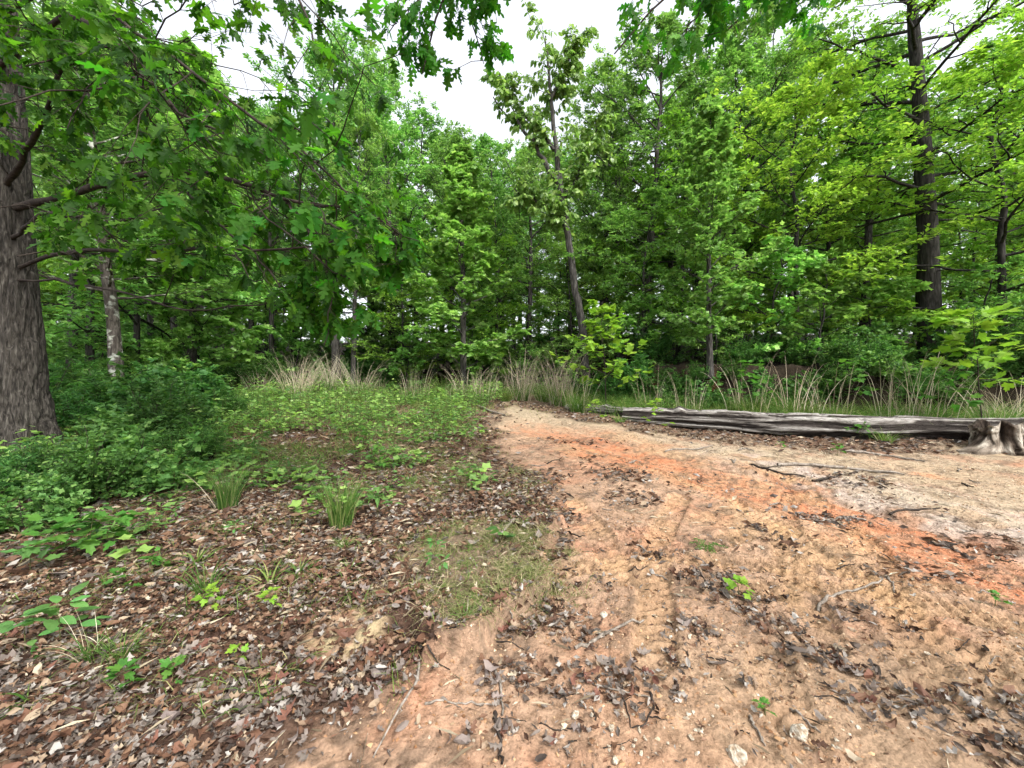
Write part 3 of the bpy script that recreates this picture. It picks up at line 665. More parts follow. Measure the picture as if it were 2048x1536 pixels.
def oak(name, label, base, trunk_path, trunk_rad, limbs, seed, n2, n3, q, lsize, hi=False, clear=None, lr=.22, ml=.5):
    rg = np.random.default_rng(seed)
    root = thing(name, label, 'tree', base)
    a = Acc()
    nH, k = (220, 110) if hi else (40, 14)
    P = resample(trunk_path, nH) - base; d = np.linspace(0, 1, nH); r = np.interp(d, *trunk_rad)
    if hi:
        u = np.arange(k) / k; v = np.r_[0, np.cumsum(np.linalg.norm(np.diff(P, axis=0), axis=1))]
        U, V = np.meshgrid(u, v); U2 = U + .025 * (vn(U * 8, V * 2.2, 3, 8) - .5)
        f = fbm_per(U2 % 1, V * 2.6, 4, 22); rid = np.abs(f - .5) * 2
        f2 = fbm_per(U2 % 1, V * 7, 14, 40)
        big = vn(U * 5, V * 1.1, 8, 5)
        disp = 1 + .16 * smooth(.03, .26, rid) + .07 * (f2 - .5) + .14 * (big - .5) + np.exp(-V / .3) * .35 * np.maximum(0, np.sin(U * 2 * np.pi * 5 + 1)) 
        tubes(a, P, r, k, 0, disp)
    else: tubes(a, P, r, k)
    tm = a.mesh(name + '_trunk', M_OAKB); link('trunk', tm, root)
    allB = []; allR = []
    for i, (pts, r0, r1, n2m) in enumerate(limbs):
        p = resample(np.array([W(*t) if len(t) == 3 else np.array(t[:3]) for t in pts]) - base, 18, .018, seed + i)
        rr = np.linspace(r0, r1, 18) * (1 + .15 * rg.normal(0, 1, 18).clip(-1, 1))
        la = Acc(); tubes(la, p, rr, 7)
        B, br = sprout(rg, p[None], rr[None], max(3, int(n2 * n2m)), .12, 1, .8, lr, 7, -.12, .16, .75, ml, .25)
        br = np.minimum(br, .0075)
        if clear is not None: kb = clear(B[:, -1] + base, rg) & clear(B[:, 3] + base, rg); B, br = B[kb], br[kb]
        tubes(la, B, br, 4)
        link('limb', la.mesh(name + '_limb', M_TWIG), root)
        allB.append(np.concatenate([B, resample(p[9:], 7)[None]])); allR.append(np.concatenate([br, np.full((1, 7), .008)]))
    B = np.concatenate(allB); br = np.concatenate(allR)
    T, tr = sprout(rg, B, br, n3, .2, 1, .8, .42, 4, -.15, .18, .7, .2, .25); tr = np.minimum(tr, .0045)
    if clear is not None: kb = clear(T[:, -1] + base, rg); T, tr = T[kb], tr[kb]
    c = Acc(); tubes(c, T, tr, 3, 0)
    # rosettes of leaves at the shoot ends
    M = len(T); tip = T[:, -1]; tg = nrm(T[:, -1] - T[:, -2])
    pos = np.repeat(tip, q, 0) - np.repeat(tg, q, 0) * rg.uniform(0, .13, (M * q, 1))
    th = rg.random(M * q) * 6.28; tgq = np.repeat(tg, q, 0)
    e1 = nrm(np.cross(tgq, UP) + 1e-3); e2 = np.cross(tgq, e1)
    D = nrm(.55 * tgq + .75 * (np.cos(th)[:, None] * e1 + np.sin(th)[:, None] * e2) - .5 * UP)
    N = nrm(UP + rg.normal(0, .55, D.shape) + .4 * tgq)
    size = lsize * rg.uniform(.7, 1.25, M * q)
    g = pos + base
    if clear is not None:
        keep = clear(g, rg); pos, D, N, size, g = pos[keep], D[keep], N[keep], size[keep], g[keep]
    vis = in_view(g); app = np.where(vis, size / np.linalg.norm(g - [0, 0, EYE], axis=1), 0)
    order = np.argsort(-app); hero = order[:300]; rest = order[300:]
    leaf_parts(root, OAKM, pos[hero] + base, D[hero], N[hero], size[hero], base, rg)
    vi = rg.integers(0, 6, len(rest))
    for j in range(6):
        s = rest[vi == j]; put_leaves(c, OAKV[j], pos[s], D[s], N[s], size[s], 1)
    cr = link('crown', c.mesh(name + '_crown', [M_TWIG, M_OAK]), root); cr['kind'] = 'stuff'
    return root

def oak_keep(g, rg):
    py = 768 - F * (g[:, 2] - EYE) / np.maximum(g[:, 1], .3); px = 1024 + F * g[:, 0] / np.maximum(g[:, 1], .3)
    return (py < np.interp(px, [0, 120, 300, 480, 560, 600, 690, 830], [560, 520, 545, 560, 610, 680, 690, 520]) + rg.normal(0, 15, len(py))) & (px < 850) & ~((px < 75) & (py > 290) & (rg.random(len(px)) < .75))
by = 6.1; bx = gx_at(60, by); base = np.array([bx, by, gz1(bx, by) - .1])
TP = [base, W(52, 860, by), W(42, 760, by), W(30, 600, by), W(18, 420, by), W(8, 250, by), W(-5, 50, by), W(-15, -200, by), W(-20, -500, by)]
TR = ([0, .05, .1, .2, .45, .7, 1], [.34, .275, .245, .22, .2, .165, .09])
LIMBS = [
    ([(10, 420, 6.1), (110, 400, 5.7), (215, 362, 5.2), (300, 347, 4.9), (335, 336, 4.8), (400, 345, 4.5), (460, 352, 4.3), (530, 388, 4.1), (590, 412, 4.0), (700, 415, 3.9)], .055, .014, 1.5),
    ([(-30, 150, 6.1), (80, 60, 5.6), (150, 20, 5.3), (210, 70, 5.0), (290, 150, 4.8), (350, 230, 4.5), (420, 240, 4.3), (480, 300, 4.2)], .045, .01, 1.4),
    ([(-40, 60, 6.0), (120, -40, 5.2), (205, 5, 4.7), (330, 110, 4.3), (430, 185, 4.0), (560, 265, 3.9), (650, 330, 3.8), (730, 420, 3.8)], .035, .008, 1.5),
    ([(20, 540, 6.1), (130, 500, 5.6), (240, 505, 5.0), (330, 510, 4.6), (440, 490, 4.3), (600, 510, 4.2), (700, 470, 4.2)], .035, .008, 1.3),
    ([(0, 400, 6.1), (60, 285, 5.6), (105, 240, 5.3), (95, 180, 5.1), (130, 120, 4.8), (220, 90, 4.6)], .05, .01, 1.4),
    ([(15, 560, 6.1), (120, 560, 5.6), (260, 585, 5.0), (340, 622, 4.6), (480, 615, 4.3), (590, 602, 4.2), (650, 585, 4.2)], .02, .005, .5),
    ([(-60, 20, 6.1), (100, -160, 5.2), (330, -190, 4.6), (500, -120, 4.3), (590, -30, 4.2), (625, 60, 4.1), (640, 130, 4.1)], .045, .008, 1.0),
    ([(560, 400, 4.05), (620, 450, 4.0), (655, 540, 4.0), (665, 620, 4.0), (650, 690, 4.0)], .016, .005, .8),
    ([(330, 345, 4.8), (420, 430, 4.6), (520, 520, 4.4), (580, 600, 4.2), (600, 660, 4.1)], .018, .005, .8),
    ([(20, 480, 6.1), (90, 420, 5.2), (170, 440, 4.7), (260, 430, 4.3), (330, 420, 4.1)], .03, .008, 1.1),
    ([(700, 415, 3.9), (770, 440, 3.9), (810, 480, 4.0), (800, 530, 4.0)], .012, .004, .5)]
oak('oak_tree', 'big rough-barked oak with low spreading limbs at the left edge', base, np.array(TP), TR, LIMBS, 31, 14, 5, 7, .165, True, oak_keep)

tb = np.array([6.0, -3.2, gz1(6.0, -3.2) - .2])
def wp(p): return tuple(p) + (0,)
OT = np.array([tb, tb + [0, .1, 2], tb + [-.1, .3, 4], tb + [-.3, .5, 7], tb + [-.3, .6, 11]])
def overhead_keep(g, rg):
    px = 1024 + F * g[:, 0] / np.maximum(g[:, 1], .3); py = 768 - F * (g[:, 2] - EYE) / np.maximum(g[:, 1], .3)
    v = in_view(g)
    lim = np.interp(px, [0, 640, 700, 760, 860, 960, 1010, 1030, 1170, 1200, 1290, 1420, 1500, 1640, 1700, 2048], [0, 0, 20, 110, 185, 150, 130, -5, -5, 130, 175, 120, 70, 60, 0, 0])
    return (~v) | (py < lim + rg.normal(0, 18, len(py)))
OL = [
    ([wp(tb + [-.2, .4, 5.5]), (3.4, .6, 6.2, 0), (1.2, 2.6, 6.0, 0), (880, -60, 3.9), (820, 60, 3.8), (850, 150, 3.8)], .05, .006, 1.1),
    ([(.6, 3.0, 5.9, 0), (930, -20, 3.9), (950, 60, 3.9), (965, 130, 3.9)], .016, .004, .8),
    ([(.9, 2.8, 5.9, 0), (850, -10, 3.7), (790, 30, 3.6), (775, 70, 3.6)], .014, .004, 1.2),
    ([wp(tb + [-.1, .3, 4.6]), (4.4, .8, 5.6, 0), (2.6, 3.0, 5.5, 0), (1330, -40, 3.9), (1265, 60, 3.8), (1225, 110, 3.8)], .05, .006, 1.0),
    ([(2.7, 2.8, 5.5, 0), (1420, -40, 3.8), (1390, 30, 3.7), (1350, 100, 3.7)], .018, .004, .8),
    ([(3.2, 2.4, 5.6, 0), (1560, -30, 3.8), (1500, 20, 3.7), (1450, 60, 3.7)], .018, .004, .8),
    ([(3.4, 2.0, 5.6, 0), (1640, -40, 3.9), (1600, 10, 3.9)], .018, .004, .7)]
oak('oak_tree', 'oak behind the viewer whose lobed sprays hang into the top of the view', tb, OT, ([0, .1, 1], [.36, .27, .12]), OL, 41, 16, 4, 5, .14, False, overhead_keep, .05, .3)

# ------------------------------------------------------------------ fallen logs and the stump
def log_mat(name, c0, c1, c2):
    m, N, L = new_mat(name)
    o = N.new('ShaderNodeOutputMaterial'); p = N.new('ShaderNodeBsdfPrincipled'); p.inputs['Roughness'].default_value = .9; p.inputs['Specular IOR Level'].default_value = .15
    a = N.new('ShaderNodeAttribute'); a.attribute_name = 'grain'
    r = ramp(N, [(.2, c0), (.5, c1), (.8, c2)]); L.new(a.outputs['Fac'], r.inputs['Fac'])
    tc = N.new('ShaderNodeAttribute'); tc.attribute_name = 'luv'; n = N.new('ShaderNodeTexNoise'); n.inputs['Scale'].default_value = 3; n.inputs['Detail'].default_value = 9; n.inputs['Roughness'].default_value = .7; n.inputs['Distortion'].default_value = .5; L.new(tc.outputs['Vector'], n.inputs['Vector'])
    r2 = ramp(N, [(.36, (.3, .27, .24)), (.47, (.85, .83, .8)), (.66, (1.45, 1.43, 1.4))]); L.new(n.outputs['Fac'], r2.inputs['Fac'])
    mu = N.new('ShaderNodeMixRGB'); mu.blend_type = 'MULTIPLY'; mu.inputs[0].default_value = 1; L.new(r.outputs[0], mu.inputs[1]); L.new(r2.outputs[0], mu.inputs[2])
    L.new(mu.outputs[0], p.inputs['Base Color'])
    b = N.new('ShaderNodeBump'); b.inputs['Strength'].default_value = 1; b.inputs['Distance'].default_value = .06; L.new(n.outputs['Fac'], b.inputs['Height']); L.new(b.outputs[0], p.inputs['Normal'])
    L.new(p.outputs[0], o.inputs[0]); return m
M_LOG = log_mat('weathered_log', (.045, .038, .034), (.19, .175, .16), (.36, .345, .325))
M_STUMP = log_mat('weathered_stump', (.05, .037, .028), (.22, .185, .15), (.42, .385, .33))

def put_luv(me, v): me.attributes.new('luv', 'FLOAT_VECTOR', 'POINT').data.foreach_set('vector', v.astype(np.float32).ravel())
def log(name, label, pts, r0, r1, seed, k=110, n=360):
    pts = np.array([(x, y, gz1(x, y) + z) for x, y, z in pts]); base = pts[0].copy()
    P = resample(pts, n) - base; v = np.linspace(0, np.linalg.norm(pts[-1] - pts[0]), n)
    rd = np.linspace(r0, r1, n) * (1 + .22 * (vn(v * .7, v * 0, seed) - .5))
    rd[:12] *= np.linspace(.55, 1, 12) ** .5
    u = np.arange(k) / k; U, V = np.meshgrid(u, v)
    tw = (U + .045 * (vn(U * 4, V * .6, seed + 1, 4) - .5) + .012 * V) % 1
    g = vn(tw * 26, V * .55, seed + 2, 26) * .5 + vn(tw * 52, V * 1.3, seed + 3, 52) * .3 + vn(tw * 104, V * 3, seed + 4, 104) * .2
    crack = smooth(.36, .26, vn(tw * 15, V * .45, seed + 5, 15))
    lump = vn(U * 5, V * 1.4, seed + 6, 5) - .5
    crack2 = smooth(.33, .24, vn(tw * 34, V * .9, seed + 8, 34))
    chip = vn(U * 18, V * 7, seed + 9, 18)
    dsp = 1 + .30 * (g - .5) - .2 * crack - .12 * crack2 + .26 * lump - .12 * smooth(.66, .74, chip) * smooth(.4, .6, vn(U * 4, V * 1.2, seed + 10, 4)) + .05 * (vn(U * 50, V * 16, seed + 11, 50) - .5)
    for kv, ku, kr in [(2.6, .3, .12), (4.4, .55, .09), (1.2, .8, .1)]:   # knots
        dU = np.minimum(np.abs(U - ku), 1 - np.abs(U - ku)) * 2 * np.pi * r0
        dsp += .42 * np.exp(-((V - kv) ** 2 + dU ** 2) / kr ** 2)
    a = Acc(); tubes(a, P, rd, k, 0, dsp)
    # broken ends
    a.add(P[[0]], None, None); c0 = a.n - 1; a.add(P[[-1]] , None, None); c1 = a.n - 1
    i0 = np.arange(k); i1 = (n - 1) * k + np.arange(k)
    a.t += [np.stack([np.full(k, c0), np.roll(i0, -1), i0], 1), np.stack([np.full(k, c1), i1, np.roll(i1, -1)], 1)]; a.tm += [np.zeros(k), np.zeros(k)]
    me = a.mesh(name, M_LOG)
    at_ = me.attributes.new('grain', 'FLOAT', 'POINT'); gv = np.r_[(smooth(.25, .75, g) * (1 - .85 * crack) * (1 - .8 * crack2)).ravel(), .3, .3]
    at_.data.foreach_set('value', gv.astype(np.float32))
    put_luv(me, np.concatenate([np.stack([tw * 30, V * 2.6, 0 * V], -1).reshape(-1, 3), np.zeros((2, 3))]))
    return tag(link(name, me, None, base), label, 'log')
log('fallen_log', 'long grey weathered log lying across the right side of the clearing', [(2.55, 9.45, .17), (4.75, 8.3, .2), (6.6, 7.75, .19), (7.7, 7.5, .19), (11, 6.9, .2)], .2, .235, 3)
log('fallen_log', 'shorter grey log end half hidden in dry grass behind the sapling', [(1.5, 11.3, .06), (2.1, 10.8, .09), (3.0, 10.0, .1)], .11, .14, 9, 60, 120)

def stump():
    x, y = 7.95, 6.75; z = gz1(x, y); n, k = 90, 200
    h = np.linspace(-.1, .56, n); u = np.arange(k) / k; U, V = np.meshgrid(u, h); th = U * 2 * np.pi
    r = .31 + .05 * smooth(.2, .56, V)
    def lobe(a, wdt, amp, hh): 
        d = np.abs((th - a + np.pi) % (2 * np.pi) - np.pi); return amp * np.exp(-(d / wdt) ** 2) * np.exp(-np.maximum(V, 0) / hh)
    r = r + lobe(3.35, .42, .62, .17) + lobe(4.5, .3, .26, .16) + lobe(5.2, .3, .3, .14) + lobe(0.3, .4, .3, .2) + lobe(1.6, .5, .25, .15)
    def gap(a, wdt, amp): 
        d = np.abs((th - a + np.pi) % (2 * np.pi) - np.pi); return amp * np.exp(-(d / wdt) ** 2)
    r = r - gap(4.05, .16, .16) * smooth(0, .3, V) - gap(4.85, .14, .12) * smooth(.45, .1, V)
    g = vn(U * 30, V * 3, 71, 30) * .6 + vn(U * 60, V * 7, 72, 60) * .4
    r = r * (1 + .3 * (g - .5)) + .09 * (vn(U * 7, V * 5, 73, 7) - .5) + .05 * (vn(U * 16, V * 14, 77, 16) - .5) - .05 * smooth(.62, .7, vn(U * 11, V * 6, 78, 11))
    top = .40 + .16 * vn(u * 9, u * 0, 74, 9) + .08 * vn(u * 28, u * 0, 75, 28)
    Z = V * (top / .56)[None]
    v = np.stack([r * np.cos(th), r * np.sin(th), Z], -1)
    # hollow inside
    m2 = 14; Vi = np.linspace(0, 1, m2)[:, None]; ri = (r[-1] * .8)[None] * (1 - .35 * Vi); Zi = Z[-1][None] - .02 - .34 * Vi
    vi = np.stack([ri * np.cos(th[:1]), ri * np.sin(th[:1]), Zi], -1)
    V3 = np.concatenate([v, vi]); N_ = len(V3); idx = np.arange(N_ * k).reshape(N_, k)
    A, B = idx[:-1], idx[1:]
    a = Acc(); a.add(V3.reshape(-1, 3), quads=np.stack([A, np.roll(A, -1, 1), np.roll(B, -1, 1), B], -1).reshape(-1, 4))
    a.add(V3[-1].mean(0)[None]); cc = a.n - 1; a.t.append(np.stack([np.full(k, cc), idx[-1], np.roll(idx[-1], -1)], 1)); a.tm.append(np.zeros(k))
    me = a.mesh('stump', M_STUMP)
    dark = smooth(.2, .0, np.abs(((th - 4.05 + np.pi) % (2 * np.pi)) - np.pi)) 
    gr = np.concatenate([(smooth(.2, .8, g) * (.55 + .45 * vn(U * 6, V * 5, 76, 6)) + .15) * (1 - .7 * dark * smooth(.05, .25, V)), np.full((m2, k), .2)])
    me.attributes.new('grain', 'FLOAT', 'POINT').data.foreach_set('value', np.r_[gr.ravel(), .2].astype(np.float32))
    put_luv(me, np.r_[np.concatenate([np.stack([U * 20, V * 2.2, 0 * V], -1), np.stack([np.broadcast_to(u * 20, (m2, k)), np.broadcast_to(Vi, (m2, k)), np.ones((m2, k))], -1)]).reshape(-1, 3), np.zeros((1, 3))])
    so_ = link('stump', me, None, (x, y, z)); so_.scale = (.88, .88, .8); tag(so_, 'pale broken tree stump with splayed roots in front of the log', 'stump')
stump()

# ------------------------------------------------------------------ shrubs
def shrub_meshes(seed, h, wdt, tpl, ls, mat, ns=26):
    rg = np.random.default_rng(seed); a = Acc(); c = Acc()
    az = rg.random(ns) * 6.28; el = rg.uniform(.35, 1.35, ns); ln = h * rg.uniform(.6, 1.1, ns)
    D = np.stack([np.cos(az) * np.cos(el) * wdt, np.sin(az) * np.cos(el) * wdt, np.sin(el)], 1)
    st = np.linspace(0, 1, 7)[None, :, None]
    Wb = np.cumsum(rg.normal(0, .09, (ns, 7, 3)), 1) / 7 ** .5
    P = rg.normal(0, .08, (ns, 1, 3)) * [1, 1, 0] + ln[:, None, None] * (D[:, None] * st + Wb * st)
    rr = np.full((ns, 1), .009) * np.linspace(1, .4, 7); tubes(a, P, rr, 4)
    B, br = sprout(rg, P, rr, 8, .2, 1, .8, .3, 5, .1, .15, .8, .12, .3); tubes(a, B, br, 3)
    T, tr = sprout(rg, B, br, 3, .3, 1, .7, .5, 3, .1, .15, .8, .07, .3)
    o, Dl, N = twig_leaves(rg, np.concatenate([B[:, :4], np.concatenate([T, T[:, -1:] + .01], 1)]), 6, .2, .05, .5)
    put_leaves(c, tpl, o, Dl, N, ls * rg.uniform(.6, 1.3, len(o)))
    return a.mesh('shrub_stems', M_TWIG), c.mesh('shrub_leaves', mat)
SHRUB = [shrub_meshes(200, 1.0, 1.0, OVAL, .065, M_SHR), shrub_meshes(201, .95, 1.1, TULIP_S, .10, M_HERB, 16), shrub_meshes(202, 1.1, .9, LANCE, .10, M_SHR)]
def put_shrub(i, label, x, y, rz, s, group=None):
    o = thing('shrub', label, 'shrub', (x, y, gz1(x, y) - .03), rz, s, group)
    link('stems', SHRUB[i][0], o); c = link('foliage', SHRUB[i][1], o); c['kind'] = 'stuff'
SL = [(95, 985, .5, 'dark leafy shrub in front of the big oak trunk'), (225, 935, .75, 'dark leafy shrub just right of the big oak base'), (10, 1010, .55, 'low dark shrub at the left edge below the oak'),
      (330, 900, 1.0, 'dark evergreen shrub below the lichen trunk'), (385, 860, 1.2, 'glossy dark shrub left of the dry grass'), (270, 860, 1.15, 'dark shrub behind the oak base by the lichen trunk'),
      (165, 890, .7, 'tall dark shrub beside the oak trunk'), (300, 975, .7, 'small shrub at the edge of the leaf litter'), (420, 930, .65, 'small green shrub between the grass tussocks at left'),
      (180, 1010, .75, 'low shrub behind the big maple seedling'), (60, 1060, .5, 'low dark shrub left of the maple seedling'), (470, 850, .7, 'low shrub in front of the leftmost dry grass')]
rg = np.random.default_rng(9)
for i, (px, py, s, lb) in enumerate(SL):
    x, y = gpx(px, py); put_shrub(i % 3, lb, x, y, rg.random() * 6, s)
taken = []
def shrubland(x, Y):
    if x > 2: return bank_y(x) + .9 < Y < bank_y(x) + 3
    if x > -.75 * Y: return 17 < Y < 24 and not opening(x, Y)
    return 8 < Y < 22
for i in range(14):
    x = 2.2 + 4.5 * (i + rg.random()) / 14; Y = float(bank_y(x)) + rg.uniform(-.35, .05)
    put_shrub(i % 3, 'low shrub at the foot of the earth bank behind the log', x, Y, rg.random() * 6, rg.uniform(.5, .85), 'shrubs at the foot of the bank')
for i in range(30):
    x = 3.0 + 13 * (i + rg.random()) / 30; Y = float(bank_y(x)) + rg.uniform(.05, .55)
    put_shrub(i % 3, 'leafy shrub hanging over the earth bank behind the log', x, Y, rg.random() * 6, rg.uniform(.5, .95), 'shrubs along the earth bank')
for i, (x, Y, g) in enumerate(scatter(90, 8, 24, .8, shrubland)):
    zn, rk = zone(x, Y); put_shrub(i % 3, 'low leafy shrub ' + rk + zn, x, Y, rg.random() * 6, rg.uniform(.7, 1.35), 'shrubs ' + rk + zn)

# ------------------------------------------------------------------ grasses
def blade_strips(acc, rg, root, D, ln, wd, arch, m=0, seg=5, nod=None):
    "grass blades: bent strips that taper to a tip"
    n = len(root); s = np.linspace(0, 1, seg)[None, :, None]
    hor = nrm(D * [1, 1, 0] + 1e-5)
    C = root[:, None] + ln[:, None, None] * (D[:, None] * s + arch[:, None, None] * (hor[:, None] * s ** 2.2 * .9 - UP * s ** 2.6 * .75))
    if nod is not None:
        C = C + (ln * nod)[:, None, None] * (hor[:, None] * .35 * np.maximum(0, s - .8) * 2 - UP * np.maximum(0, s - .85) ** 1.2 * 3)
    sd = nrm(np.cross(D, UP + rg.normal(0, .3, D.shape)))[:, None]
    wp_ = wd[:, None, None] * (1 - s ** 1.6 * .92) * .5
    V = np.stack([C - sd * wp_, C + sd * wp_], 2)
    idx = np.arange(n * seg * 2).reshape(n, seg, 2)
    acc.add(V.reshape(-1, 3), quads=np.stack([idx[:, :-1, 0], idx[:, :-1, 1], idx[:, 1:, 1], idx[:, 1:, 0]], -1).reshape(-1, 4), m=m)
def tuft(rg, n, r, h, spread, w_, arch, mat, name, nod=None, seg=6):
    a = Acc(); an = rg.random(n) * 6.283; rr = r * np.sqrt(rg.random(n))
    root = np.stack([np.cos(an) * rr, np.sin(an) * rr, np.full(n, -.02)], 1)
    lean = spread * (rr / r * .7 + .3 * rg.random(n)) ; a2 = an + rg.normal(0, 1.1, n)
    D = nrm(np.stack([np.cos(a2) * lean, np.sin(a2) * lean, np.ones(n)], 1))
    blade_strips(a, rg, root, D, h * (.3 + .8 * rg.random(n) ** .7), w_ * rg.uniform(.7, 1.3, n), arch * rg.uniform(.2, 1.3, n), 0, seg, None if nod is None else nod * rg.uniform(.3, 1.2, n))
    return a.mesh(name, mat)
rg = np.random.default_rng(300)
GREEN = [tuft(rg, 320, .22, .8, .4, .010, .7, M_GRASS, 'green_blades'), tuft(rg, 260, .2, .7, .5, .009, .8, M_GRASS, 'green_blades')]
STALK = [tuft(rg, 110, .3, 1.65, .28, .0095, .35, M_STRAW, 'dry_stalks', .3, 9), tuft(rg, 65, .3, 1.6, .34, .0095, .45, M_STRAW, 'dry_stalks', .25, 9), tuft(rg, 30, .4, 1.6, .2, .010, .3, M_STRAW, 'dry_stalks', .3, 9)]
TUSS = [tuft(rg, 220, .085, .6, .18, .007, .3, M_GRASS, 'green_blades'), tuft(rg, 70, .1, .42, .45, .009, .8, M_GRASS, 'green_blades'), tuft(rg, 24, .05, .3, .8, .022, 1.0, M_GRASS, 'broad_blades')]
THIN = tuft(rg, 16, .1, .5, .6, .006, .7, M_STRAW, 'dry_blades', .1, 8)
def grass(label, x, y, green=None, dry=None, s=1.0, ds=1.0, rz=0, name='grass_clump'):
    o = thing(name, label, 'grass', (x, y, gz1(x, y)), rz, s)
    if green is not None: g = link('green_blades', green, o); g['kind'] = 'stuff'
    if dry is not None: d = link('dry_stalks', dry, o); d['kind'] = 'stuff'; d.scale = (ds, ds, ds)
TG = [(520, 805, 14, 1, 1, .75, 'low pale grass clump at the left end of the dry grass row'), (590, 800, 13, 1, 0, .95, 'dense straw coloured grass clump second from left in the row'),
      (610, 790, 14, 0, 0, .9, 'nodding straw grass clump behind the dense straw clump'), (662, 785, 15, 0, 0, .95, 'upright pale grass clump in front of the stout grey trunk'),
      (720, 790, 14, 0, 1, 1.05, 'tall nodding grass clump with green base left of the track end'), (830, 800, 13.5, 0, 2, .95, 'sparse arching grass clump where the track enters the wood'),
      (885, 790, 15, 0, None, 1.3, 'green grass clump below the tulip tree'), (935, 805, 13, 0, 1, .85, 'wispy grass clump below the tulip tree'), (965, 812, 12.5, 1, 2, .7, 'short grass clump right of the wispy clump'),
      (1040, 805, 13, 0, 0, 1.05, 'tall leaning straw clump near the middle of the clearing edge'), (1090, 802, 13.2, 0, 1, 1.1, 'tall straw clump behind the left log end'), (1122, 815, 12, 0, 0, 1.0, 'dense tall grass clump with dark base left of the sapling'),
      (1158, 830, 10.9, 0, 2, .75, 'grass clump hiding the short log end'), (1250, 832, 10.3, 1, None, .8, 'green grass clump between the two logs'), (1300, 830, 10.6, 1, 2, .8, 'sparse arching grass clump right of the sapling'), (1380, 832, 10.0, 1, 2, .75, 'thin grass clump behind the left part of the log'), (1495, 838, 9.6, 0, 2, .95, 'golden upright stalks behind the middle of the log'),
      (1590, 845, 9.2, 0, 2, .95, 'few nodding stalks behind the log right of the golden stalks'), (1660, 850, 9.0, 1, 2, .85, 'nodding stalks behind the log under the dark bank'), (1790, 855, 8.6, 1, 2, .9, 'tall pale stalks behind the log in line with the tall dark trunk'),
      (1850, 860, 8.5, 1, 2, 1.05, 'thin stalks beside the tall dark trunk base'), (1990, 862, 8.2, 0, 1, .85, 'dense pale dry clump behind the stump'), (2030, 862, 8.4, 0, 1, .95, 'dense dry clump at the right edge behind the log')]
rg = np.random.default_rng(17)
for px, py, Y, g, d, s, lb in TG:
    grass(lb, gx_at(px, Y), Y, GREEN[g], None if d is None else STALK[d], s * rg.uniform(1.1, 1.4), 1.0, rg.random() * 6)
for i in range(26):
    px = 500 + 660 * (i + rg.random()) / 26; Y = rg.uniform(12.6, 16); k_ = i % 3
    grass('thin wispy grass filling gaps in the dry grass row', gx_at(px, Y), Y, GREEN[i % 2], [STALK[2], STALK[2], None][k_], rg.uniform(.5, .85), 1.0, rg.random() * 6)
for o_ in [o for o in COL.objects if o.get('label') == 'thin wispy grass filling gaps in the dry grass row']: o_['group'] = 'wispy grass in the dry grass row'
SG = [(682, 1050, TUSS[0], None, 1.0, 'upright bright green rush tussock in the leaf litter'), (455, 1015, TUSS[0], THIN, .95, 'slender green tussock left of the bright rush tussock'), (412, 1185, TUSS[1], None, .75, 'green grass tuft in the leaf litter left of centre'),
      (395, 1130, TUSS[2], None, .7, 'small tuft of broad blades behind the left grass tuft'), (540, 1165, TUSS[2], None, .75, 'broad bladed sedge tuft in the leaf litter'), (600, 1150, TUSS[2], None, .6, 'small sedge tuft right of the broad sedge'),
      (190, 1330, TUSS[1], THIN, .55, 'ragged tuft with dry blades in the lower left litter'), (245, 1320, TUSS[1], None, .55, 'ragged pale tuft beside the lower left tuft'), (60, 1420, TUSS[2], None, .45, 'thin tuft with one long blade at the lower left edge'),
      (690, 1090, TUSS[1], None, .5, 'low grass tuft at the foot of the rush tussock'), (1692, 872, TUSS[1], None, 1.0, 'green tuft against the front of the log'), (1772, 884, TUSS[1], THIN, 1.1, 'green tuft in front of the log left of the stump'),
      (1555, 868, TUSS[1], None, .8, 'short green tuft in front of the middle of the log'), (1600, 866, TUSS[1], None, .8, 'short grass tuft right of the middle tuft by the log'), (1240, 850, TUSS[1], None, .9, 'grass tuft at the foot of the tulip sapling'),
      (210, 1180, TUSS[2], None, .5, 'small blades beside the maple seedling at left'), (700, 1140, TUSS[2], None, .5, 'flat green rosette near the turf ledge'), (930, 1290, TUSS[1], None, .3, 'tiny tuft on the crumbling turf edge'),
      (1010, 1000, TUSS[1], None, .35, 'low tuft at the edge of the clay track'), (820, 965, TUSS[1], None, .5, 'low tuft among the herbs right of the rushes')]
for px, py, g, d, s, lb in SG:
    x, y = gpx(px, py); grass(lb, x, y, g, d, s, 1.1, rg.random() * 6, 'grass_tuft')

# rough grass growing between the log and the bank, and the thin turf: uncountable
def sow(n, x0, x1, y0, y1, f, seed):
    rg = np.random.default_rng(seed); x = rg.uniform(x0, x1, n); y = rg.uniform(y0, y1, n)
    k = rg.random(n) < f(x, y); return x[k], y[k], rg
def log_line(x): return np.interp(x, [0, 2.5, 4.75, 6.6, 7.7, 11, 16], [12.6, 9.5, 8.3, 7.6, 7.25, 6.5, 6])
x, y, rg = sow(45000, 1.5, 15, 6, 13, lambda x, y: smooth(.35, .7, y - log_line(x)) * smooth(.3, -.3, y - bank_y(x)) * (.35 + .65 * smooth(.4, .6, fbm(x * 1.3, y * 1.3, 81))), 1)
a = Acc(); n = len(x); an = rg.random(n) * 6.28; sp = rg.uniform(.1, .7, n)
blade_strips(a, rg, np.stack([x, y, gz(x, y) - .02], 1), nrm(np.stack([np.cos(an) * sp, np.sin(an) * sp, np.ones(n)], 1)), rg.uniform(.4, .95, n), rg.uniform(.007, .013, n), rg.uniform(.2, 1, n), seg=4)
tag(link('rough_grass', a.mesh('rough_grass', M_GRASS)), 'rough green grass between the log and the bank', 'grass', None, 'stuff')
